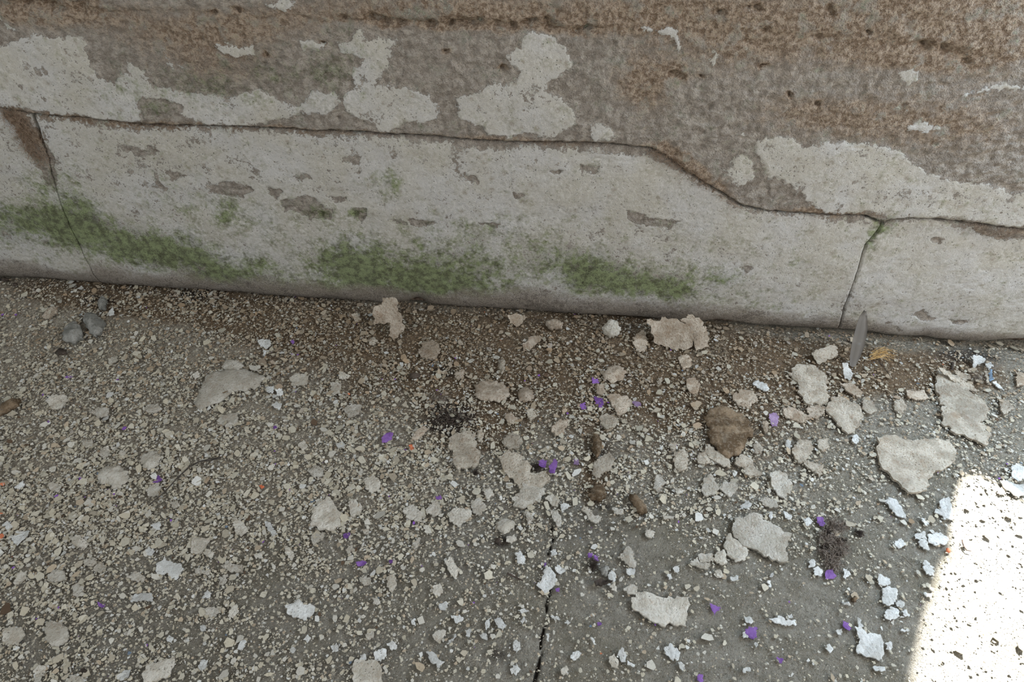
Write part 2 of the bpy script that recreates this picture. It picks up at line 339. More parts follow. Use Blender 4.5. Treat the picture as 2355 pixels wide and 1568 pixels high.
PITS = [(790,36,8),(860,40,12),(884,44,13),(918,46,11),(985,48,14),(1040,50,9),(1062,46,12),(1085,50,16),(1105,44,9),(1146,50,13),(1182,58,11),(1215,54,12),(1232,46,10),(1262,42,12),(1270,54,14),(1352,66,14),(1330,68,9),
 (1155,155,9),(1020,116,6),(1760,152,7),(1816,215,6),(1878,236,6),(1758,65,10),(1656,28,9),(1880,80,9),(1996,68,8),(2128,105,15),(2170,106,11),(2222,134,12),(1742,14,11),(1722,12,8),(120,8,26),(60,6,24),(185,6,20),(500,25,7),(548,18,6),
 (620,120,6),(745,88,5),(1563,178,12),(1620,175,5),(1550,172,9),(1905,20,12),(40,320,9),(66,330,10),(2012,558,5)]

def wall_fields(P, lower):
    px, py = project(P); x = P[:, 0]; z = P[:, 2]
    wx = px+16*fbm(x, z, 0.028, 4, 31, .62)+4*fbm(x, z, .004, 2, 32); wy = py+14*fbm(x, z, 0.028, 4, 47, .62)+4*fbm(x, z, .004, 2, 48)
    n_big = fbm(x, z, 0.09, 3, 3)
    if lower:
        paint = 0.84+0.20*n_big+0.13*fbm(x, z, 0.02, 3, 8)
        for h in HOLES: paint = np.minimum(paint, 0.5-np.clip(sdist(wx, wy, h)/12, -1, .5))
        # the very foot of the wall is rubbed bare and dusty, with its under-roll shade painted in
        base_y = np.interp(px, [-300, 0, 560, 1177, 1640, 2100, 2700], [640, 655, 694, 733, 765, 806, 850])
        foot = np.clip(1-(base_y-py)/(62+26*fbm(x, z, .06, 3, 23)), 0, 1)
        dirt = 1.15*foot**0.40*(foot > 0)*(1+.3*fbm(x, z, .03, 3, 19))
        paint = paint-0.25*foot
        # narrow bare strip just under the joint
        dj = (joint_z(x)-z); paint = np.where(dj < 0.012, paint-0.62*(1-dj/0.012)-0.4*np.clip(fbm(x, z, 0.05, 2, 12), -.3, 1), paint)
    else:
        paint = 0.06+0.17*n_big+0.16*fbm(x, z, 0.022, 3, 18)+0.10*np.clip((px-1500)/800, 0, 1)
        for h in PAINT: paint = np.maximum(paint, 0.5+np.clip(sdist(wx, wy, h)/20, -1, .28)+.10*fbm(x, z, .02, 2, 88)*(sdist(wx, wy, h) > 0))
        dj = z-joint_z(x); dirt = np.clip(0.35-dj/0.012, 0, 1)*0.5
    moss = sum(blob(wx, wy, b) for b in MOSS); moss = moss*(1.0+0.45*fbm(x, z, 0.03, 3, 14))+0.10*np.clip(1-(np.interp(px, [-300, 0, 560, 1177, 1640, 2100, 2700], [640, 655, 694, 733, 765, 806, 850])-py)/260, 0, 1)*lower
    brown = sum(blob(wx, wy, b) for b in BROWN)
    if lower: brown = brown*0.8
    vis = (px > -250) & (px < 2650)
    moss = np.where(vis, moss, 0.2*np.clip(n_big, 0, 1)); brown = np.clip(brown, 0, 1.2)
    return px, py, wx, wy, paint, moss, brown, dirt

def make_stone(name, X, Z, dedge, lower, parent, proud=0.0):
    """X,Z,dedge: (nu,nv) arrays. Builds the displaced front face with returns going back into the wall"""
    nu, nv = X.shape
    P = np.stack([X, np.zeros_like(X), Z], -1).reshape(-1, 3)
    px, py, wx, wy, paint, moss, brown, dirt = wall_fields(P, lower)
    x = P[:, 0]; z = P[:, 2]
    bare = 1-np.clip((paint-0.35)/0.3, 0, 1)
    h = proud+0.0035*fbm(x, z, 0.25, 2, 2)+0.0016*fbm(x, z*1.6, 0.06, 3, 6)
    h = h+0.0009*fbm(x, z, 0.014, 3, 11)*(0.6+bare)+0.0013*(bare+.25)*fbm(x-z*.5, z, 0.0052, 3, 13)
    h = h+0.0010*(1-bare)
    # pocks
    pk = vnoise(x/0.0065, z/0.0065, 77); h = h-0.0016*np.clip(pk-0.80, 0, 1)*5*(0.35+bare)*np.clip(0.6+fbm(x, z, .05, 2, 5), 0, 1)
    for (cx, cy, r) in PITS:
        d = ((wx-cx)/1.25)**2+((wy-cy)*1.1)**2; h = h-0.006*np.exp(-d/(r*r*0.6)); brown = brown+1.0*np.exp(-d/(r*r*1.5))
    if not lower:   # weathered bedding ledge near the top of the course
        ly = np.interp(px, [-300, 0, 200, 780, 1000, 1370, 1500, 2100, 2355], [0, 6, 22, 44, 50, 66, 60, 100, 140])
        on = np.interp(px, [-300, 0, 220, 500, 760, 800, 1370, 1420, 1850, 2100, 2300], [.9, .9, .7, .1, .3, .8, .8, 0, 0, .6, .3])
        h = h-0.0030*on*np.exp(-((wy-ly)/7)**2)+0.0022*on*np.clip((ly-wy)/22, 0, 1)
    else:           # cracks and lifted scabs in the coat
        h = h-0.0008*np.exp(-(fbm(x, z*2.2, 0.035, 3, 61)/0.035)**2)*np.clip(fbm(x, z, .1, 2, 15)+.2, 0, 1)
    # rounded arris
    d = np.clip(dedge.reshape(-1), 0, None)
    r = 0.0038 if lower else 0.0034
    r = r*(1+0.9*fbm(x, z, 0.03, 3, 33))+1e-5
    t = np.clip(1-d/r, 0, 1); h = h-r*(1-np.sqrt(np.clip(1-t*t, 0, 1)))*1.1
    if lower:       # the foot of the course rolls under
        zb = np.clip((z-wall_bottom(x))/0.028, 0, 1); h = h-0.009*(1-np.sqrt(np.clip(1-(1-zb)**2, 0, 1)))
    co = P.copy(); co[:, 1] = -h
    # return ring
    gi = np.arange(nu*nv).reshape(nu, nv)
    ring = np.concatenate([gi[:, 0], gi[-1, 1:], gi[-2::-1, -1], gi[0, -2:0:-1]])
    rc = co[ring].copy(); rc[:, 1] = np.maximum(rc[:, 1], 0)+0.03
    n0 = len(co); k = len(ring); a = ring; b2 = np.roll(ring, -1); ia = n0+np.arange(k); ib = np.roll(ia, -1)
    faces = [grid_faces(nu, nv)[:, ::1], np.stack([b2, a, ia, ib], 1)]
    allc = np.concatenate([co, rc])
    at = {'paint': np.concatenate([paint, paint[ring]*0]), 'moss': np.concatenate([moss, moss[ring]*0]),
          'brown': np.concatenate([brown, brown[ring]+.6]), 'dirt': np.concatenate([dirt, dirt[ring]*0+.8])}
    return mesh_np(name, allc, faces, M_WALL, parent, True, at)

XMIN, XMAX = -2.2, 0.80
def dense(a, b, step): return np.linspace(a, b, max(2, int(round((b-a)/step))+1))
STEP = 0.00135
# core of the wall (mortar seen in the joints); also closes the wall behind the stones
def box_mesh(name, lo, hi, mat, parent=None, seg=1):
    x0, y0, z0 = lo; x1, y1, z1 = hi
    v = np.array([(x0,y0,z0),(x1,y0,z0),(x1,y1,z0),(x0,y1,z0),(x0,y0,z1),(x1,y0,z1),(x1,y1,z1),(x0,y1,z1)])
    f = np.array([(0,3,2,1),(4,5,6,7),(0,1,5,4),(1,2,6,5),(2,3,7,6),(3,0,4,7)])
    return mesh_np(name, v, f, mat, parent, False)
core = box_mesh('wall_back', (XMIN, 0.022, -0.02), (0.515, 0.11, 1.9), M_MORTAR)
tag(core, 'old limewashed stone wall with flaking coat and green algae along its foot', kind='structure')

box_mesh('mortar_bed', (0.515, 0.022, -0.02), (XMAX+.3, 0.028, 0.12), M_MORTAR, core)
def edge_d(X, Z, zb, zt, xl, xr):
    d = np.minimum(zt-Z, 1.0) if zb is None else np.minimum(zt-Z, Z-zb)
    return np.minimum(d, np.minimum(X-xl, xr-X))
GAP = 0.0009
def kleft(z): return np.clip((z-0.185)/0.035, 0.02, 1.3)
def kright(z): return np.clip((z-0.08)/0.6, 0.01, .10)
def gr(z): return np.clip((z-0.085)/0.05, -1, 1)*.00014
kone = lambda z: z*0+1
def lower_stone(xl_fn, xr_fn, cols, nv, kl=kone, kr=kone):
    """xl_fn/xr_fn: functions of z; cols: u samples 0..1"""
    v = np.linspace(0, 1, nv); v = v**1.0
    # iterate once: z estimate then side x then exact z
    U, V = np.meshgrid(cols, v, indexing='ij')
    Z = 0.01+V*0.2
    for _ in range(3):
        xl = xl_fn(Z); xr = xr_fn(Z); X = xl+(xr-xl)*U
        zb = wall_bottom(X); zt = joint_z(X)-GAP*1.4; Z = zb+(zt-zb)*V
    dl = (X-xl)/np.clip(kl(Z), .02, 9); dr = (xr-X)/np.clip(kr(Z), .02, 9)
    d = np.minimum(zt-Z, np.minimum(dl, dr))
    return X, Z, d
lf = lambda z: side_x(LEFT_SIDE, z, 3); rf = lambda z: side_x(RIGHT_SIDE, z, 4)
X, Z, d = lower_stone(lambda z: lf(z)+GAP*(kleft(z)-.09), lambda z: rf(z)-gr(z), np.linspace(0, 1, 820), 180, kleft, kright)
tag(make_stone('stone', X, Z, d, True, core), 'long lower stone under cream limewash with green algae')
uu = np.concatenate([np.linspace(0, 0.90, 220), np.linspace(.91, 1, 8)])
X, Z, d = lower_stone(lambda z: rf(z)+gr(z), lambda z: z*0+XMAX, uu, 150, kright, kone)
tag(make_stone('stone', X, Z, d, True, core, 0.0), 'lower right stone beyond the thin vertical crack')
uu = np.concatenate([np.linspace(0, 0.85, 14), np.linspace(.865, 1, 170)])
X, Z, d = lower_stone(lambda z: z*0+XMIN, lambda z: lf(z)-GAP*2.5*(kleft(z)-.09), uu, 160, kone, kleft)
tag(make_stone('stone', X, Z, d, True, core, 0.0), 'lower left stone beyond the fibrous joint')
# upper course
XUP = 0.522
xs = np.concatenate([np.linspace(XMIN, -0.80, 10)[:-1], dense(-0.80, XUP, STEP)])
nv = 215
Xg = np.repeat(xs[:, None], nv, 1); vz = np.linspace(0, 1, nv)[None]
zb = joint_z(Xg)+GAP*1.2; zt = 0.436+0*Xg; Z = zb+(zt-zb)*vz
d = np.minimum(Z-zb, zt-Z)
tag(make_stone('stone', Xg, Z, d, False, core, 0.0028), 'upper stone with brown pitted face and peeling white patches')
# courses above the frame, coarse
zc = 0.438
for k in range(4):
    z1 = zc+0.34
    xb = [XMIN, -1.35+0.3*(k % 2), -0.35+0.25*(k % 2), XUP]
    for a, b in zip(xb[:-1], xb[1:]):
        Xg, Z = np.meshgrid(np.linspace(a+.001, b-.001, 46), np.linspace(zc+.001, z1-.001, 22), indexing='ij')
        d = np.minimum(np.minimum(Z-zc, z1-Z), np.minimum(Xg-a, b-Xg))
        make_stone('stone', Xg, Z, d, False, core, 0.003)
    zc = z1

# ------------------------------------------------------------------ FLOOR + drift of dust
CRACK = on_floor(*np.array([(1222,1640),(1228,1568),(1240,1520),(1246,1500),(1244,1470),(1252,1440),(1262,1420),(1256,1385),(1266,1360),(1262,1330),(1266,1300),(1262,1270),(1272,1240),(1268,1200),(1290,1150)], float).T)
CRW = [.0052,.0050,.0040,.0024,.0034,.0028,.0020,.0036,.0030,.0030,.0014,.0020,.0010,.0008,.0003]
CTRL = np.array([(0,760,0.9),(100,850,1.1),(400,820,1.2),(700,780,1.3),(400,950,1.15),(800,900,1.15),(1000,790,1),(1200,880,0.95),(1400,820,0.87),(1400,900,1.01),(1600,840,0.87),(1600,930,0.797),(1900,860,0.652),(1850,960,0.725),(2200,900,0.652),(2300,1050,0.55),
 (1000,1050,1.05),(1200,1000,0.7),(1250,1080,0.725),(1500,1080,0.725),(1700,1080,0.725),(100,1080,1.1),(200,1180,1),(500,1080,1.05),(500,1180,0.95),(700,1150,0.95),(900,1130,0.95),(1080,1160,0.6),(1350,1200,0.35),(1500,1280,0.12),(1600,1180,0.435),(1900,1100,0.551),(2050,1200,0.28),
 (1900,1400,0.13),(1700,1450,0.09),(2000,1500,0.12),(1450,1480,0.12),(1330,1400,0.18),(1000,1380,0.255),(800,1450,0.289),(600,1380,0.34),(400,1280,0.62),(150,1300,0.75),(100,1500,0.468),(300,1420,0.425),(450,1500,0.357),(1000,1530,0.187),(1100,1300,0.34),(900,1270,0.6),(700,1280,0.6),(2250,1300,0.12),(2300,1450,0.08),(2200,1520,0.08),(2250,1200,0.16),(1750,1330,0.15),(2100,1350,0.16),(1250,1550,0.12),(620,1520,0.34)], float)
def density(px, py):
    w = 1/(((px[:, None]-CTRL[:, 0])**2+(py[:, None]-CTRL[:, 1])**2)/1e4+0.15)**2
    return (w*CTRL[:, 2]).sum(1)/w.sum(1)
def drift_h(x, y):
    """height of the dust drift above the slab"""
    prof = np.interp(x, [-2, -0.75, -0.5, -0.2, 0.05, 0.25, 0.45, 0.7, 1.5], [.020, .020, .018, .014, .010, .009, .008, .006, .006])
    wid = np.interp(x, [-2, -0.75, -0.4, 0, 0.25, 0.45, 0.7], [.15, .15, .13, .12, .13, .10, .09])
    t = np.clip(1+y/wid, 0, 1)
    h = prof*(t*t*(3-2*t))*(1+0.25*fbm(x, y, .06, 2, 51))
    h = h*(1-0.9*np.exp(np.clip(y, -9, 0)/0.016))
    return h
def ground_h(x, y):
    x = np.asarray(x, float); y = np.asarray(y, float)
    h = drift_h(x, y)+0.0012*fbm(x, y, 0.12, 3, 71)+0.0006*fbm(x, y, 0.02, 3, 72)
    h = h+0.0010*np.clip(drift_h(x, y)/0.004, 0, 1)*fbm(x, y, 0.012, 3, 73)
    # hollow with dark debris
    h = h-0.006*np.exp(-(((x+0.075)/0.028)**2+((y+0.118)/0.018)**2))
    return h
def crack_depth(x, y):
    d = np.full(x.shape, 1.0)
    wig = 0.0012*fbm(x, y, 0.008, 3, 81)
    for i in range(len(CRACK)-1):
        ax, ay = CRACK[i, :2]; bx, by = CRACK[i+1, :2]; ex, ey = bx-ax, by-ay
        t = np.clip(((x-ax)*ex+(y-ay)*ey)/(ex*ex+ey*ey), 0, 1)
        q = np.hypot(x-ax-t*ex, y-ay-t*ey)+wig; w = (CRW[i]*(1-t)+CRW[i+1]*t)*0.5
        d = np.minimum(d, q/w)
    return np.clip(1.25-d, 0, 1)
FBROWN = [(300,665,330,30,.7,3),(1000,760,330,50,.95,3),(1500,780,300,60,.9,4),(2000,840,300,40,.85,4),(700,760,200,60,.7,0),(1380,830,520,80,.85,4),(1150,900,280,130,.75,0),(300,700,260,34,.9,5),(560,720,240,40,.8,4),(1650,950,300,110,.65,5),(2060,860,260,55,.75,5),(900,880,200,90,.4,0),(1360,1060,40,140,.45,0),(1100,1000,120,60,.4,0),(1375,1120,40,60,.5,0),(620,860,140,60,.35,0),(1600,1080,200,60,.3,0)]
FDARK = [(1040,955,50,26,1.2,10),(1010,985,60,12,.7,15),(1020,855,26,12,1.0,0),(1155,1245,14,12,1.0,0),(1145,1505,26,20,.5,0),(440,680,40,18,.8,0),(205,690,22,12,.7,0),(240,690,30,14,.6,0),(1380,1035,24,40,.5,80),(2230,820,90,20,.6,5),(1390,1165,20,8,.6,0),(1350,1215,120,34,.30,0),(130,810,12,8,.5,0),(1000,1300,700,60,.12,0)]
def floor_fields(P):
    px, py = project(P)
    n = fbm(P[:, 0], P[:, 1], .05, 3, 91)
    br = np.clip(sum(blob(px, py, b) for b in FBROWN)*1.0, 0, .98)*(0.9+0.35*n); dk = sum(blob(px, py, b) for b in FDARK)*(1+.3*n)
    return br, dk
xs = np.concatenate([np.linspace(-2.2, -0.80, 40)[:-1], dense(-0.80, 0.72, 0.0017), np.linspace(0.73, 2.0, 36)])
ys = np.concatenate([np.linspace(-2.4, -0.50, 40)[:-1], dense(-0.50, 0.02, 0.0017)])
Xg, Yg = np.meshgrid(xs, ys, indexing='ij'); x = Xg.ravel(); y = Yg.ravel()
cd = crack_depth(x, y); z = ground_h(x, y)-0.009*cd
co = np.stack([x, y, z], 1); br, dk = floor_fields(co); _px, _py = project(co); near = (np.abs(x) < 1.2) & (y > -.55); dust = np.full(len(x), .4); dust[near] = density(_px[near], _py[near]); dust = dust*np.clip(1-np.maximum(np.maximum(-_px, _px-2355), (_py-1568)*1.6)/380, .3, 1)
fl = mesh_np('floor', co, grid_faces(len(xs), len(ys)), M_FLOOR, None, True, {'brown': br, 'dark': dk+cd*1.1, 'dust': dust})  # crack's inner shade is also put into the colour
tag(fl, 'dusty grey concrete floor with a jagged crack, brown dirt drifted against the wall', kind='structure')

# ------------------------------------------------------------------ wall beyond the frame with the window the sun comes through
pe = on_floor([2215, 2104], [1110, 1568])
az = Vector((pe[0][0]-pe[1][0], pe[0][1]-pe[1][1], 0)).normalized()
SUN_TO = Vector((az.x*math.cos(math.radians(52)), az.y*math.cos(math.radians(52)), math.sin(math.radians(52))))
so.rotation_euler = (-SUN_TO).to_track_quat('-Z', 'Y').to_euler()
PATCH = [(2236,1086),(2262,1090),(2300,1110),(2360,1150),(2440,1185),(2760,1290),(2760,1900),(2030,1900),(2106,1568),(2128,1445),(2142,1390),(2160,1330),(2172,1290),(2196,1268),(2190,1240),(2194,1190),(2204,1130),(2216,1096)]
pp = on_floor([p[0] for p in PATCH], [p[1] for p in PATCH])
hole = []
for p in pp:
    t = (0.030-p[1])/SUN_TO.y; q = Vector(p)+SUN_TO*t; hole.append((q.x, max(q.z, 0.02)))
def panel_with_hole(name, x0, x1, z0, z1, hole, yf, yb, mat):
    outer = [(x0, z0), (x1, z0), (x1, z1), (x0, z1)]
    V = [Vector(p) for p in outer+hole]; n = len(hole)
    E = [(i, (i+1) % 4) for i in range(4)]+[(4+i, 4+(i+1) % n) for i in range(n)]
    vo, eo, fo, *_ = delaunay_2d_cdt(V, E, [], 0, 1e-6)
    hp = np.array(hole); tri = []
    for f in fo:
        c = np.mean([vo[i][:] for i in f], axis=0)
        ins = False; j = n-1
        for i in range(n):
            if (hp[i][1] > c[1]) != (hp[j][1] > c[1]) and c[0] < (hp[j][0]-hp[i][0])*(c[1]-hp[i][1])/(hp[j][1]-hp[i][1])+hp[i][0]: ins = not ins
            j = i
        if not ins: tri.append(list(f))
    m = len(vo); tri = np.array(tri)
    fr = np.array([(p[0], yf, p[1]) for p in vo]); bk = fr+np.array(SUN_TO)*(0.05/SUN_TO.y)
    # deep reveal, splayed along the light
    co = np.concatenate([fr, bk]); ed = {}
    for t in tri:
        for k in range(3):
            a, b = t[k], t[(k+1) % 3]
            if (b, a) in ed: del ed[(b, a)]
            else: ed[(a, b)] = 1
    q = np.array([(a, b, b+m, a+m) for a, b in ed])
    return mesh_np(name, co, [tri, tri[:, ::-1]+m, q], mat, None, False, {'paint': np.ones(2*m), 'moss': np.zeros(2*m), 'brown': np.zeros(2*m), 'dirt': np.zeros(2*m)})
hx = [h[0] for h in hole]; hz = [h[1] for h in hole]
print('window hole x', min(hx), max(hx), 'z', min(hz), max(hz))
wr = panel_with_hole('wall_right', 0.516, max(hx)+1.2, -0.02, 1.9, [h if h[0] > .526 else (.526, h[1]) for h in hole], 0.030, 0, M_WALL)
tag(wr, 'limewashed wall with a window opening beyond the frame', kind='structure')

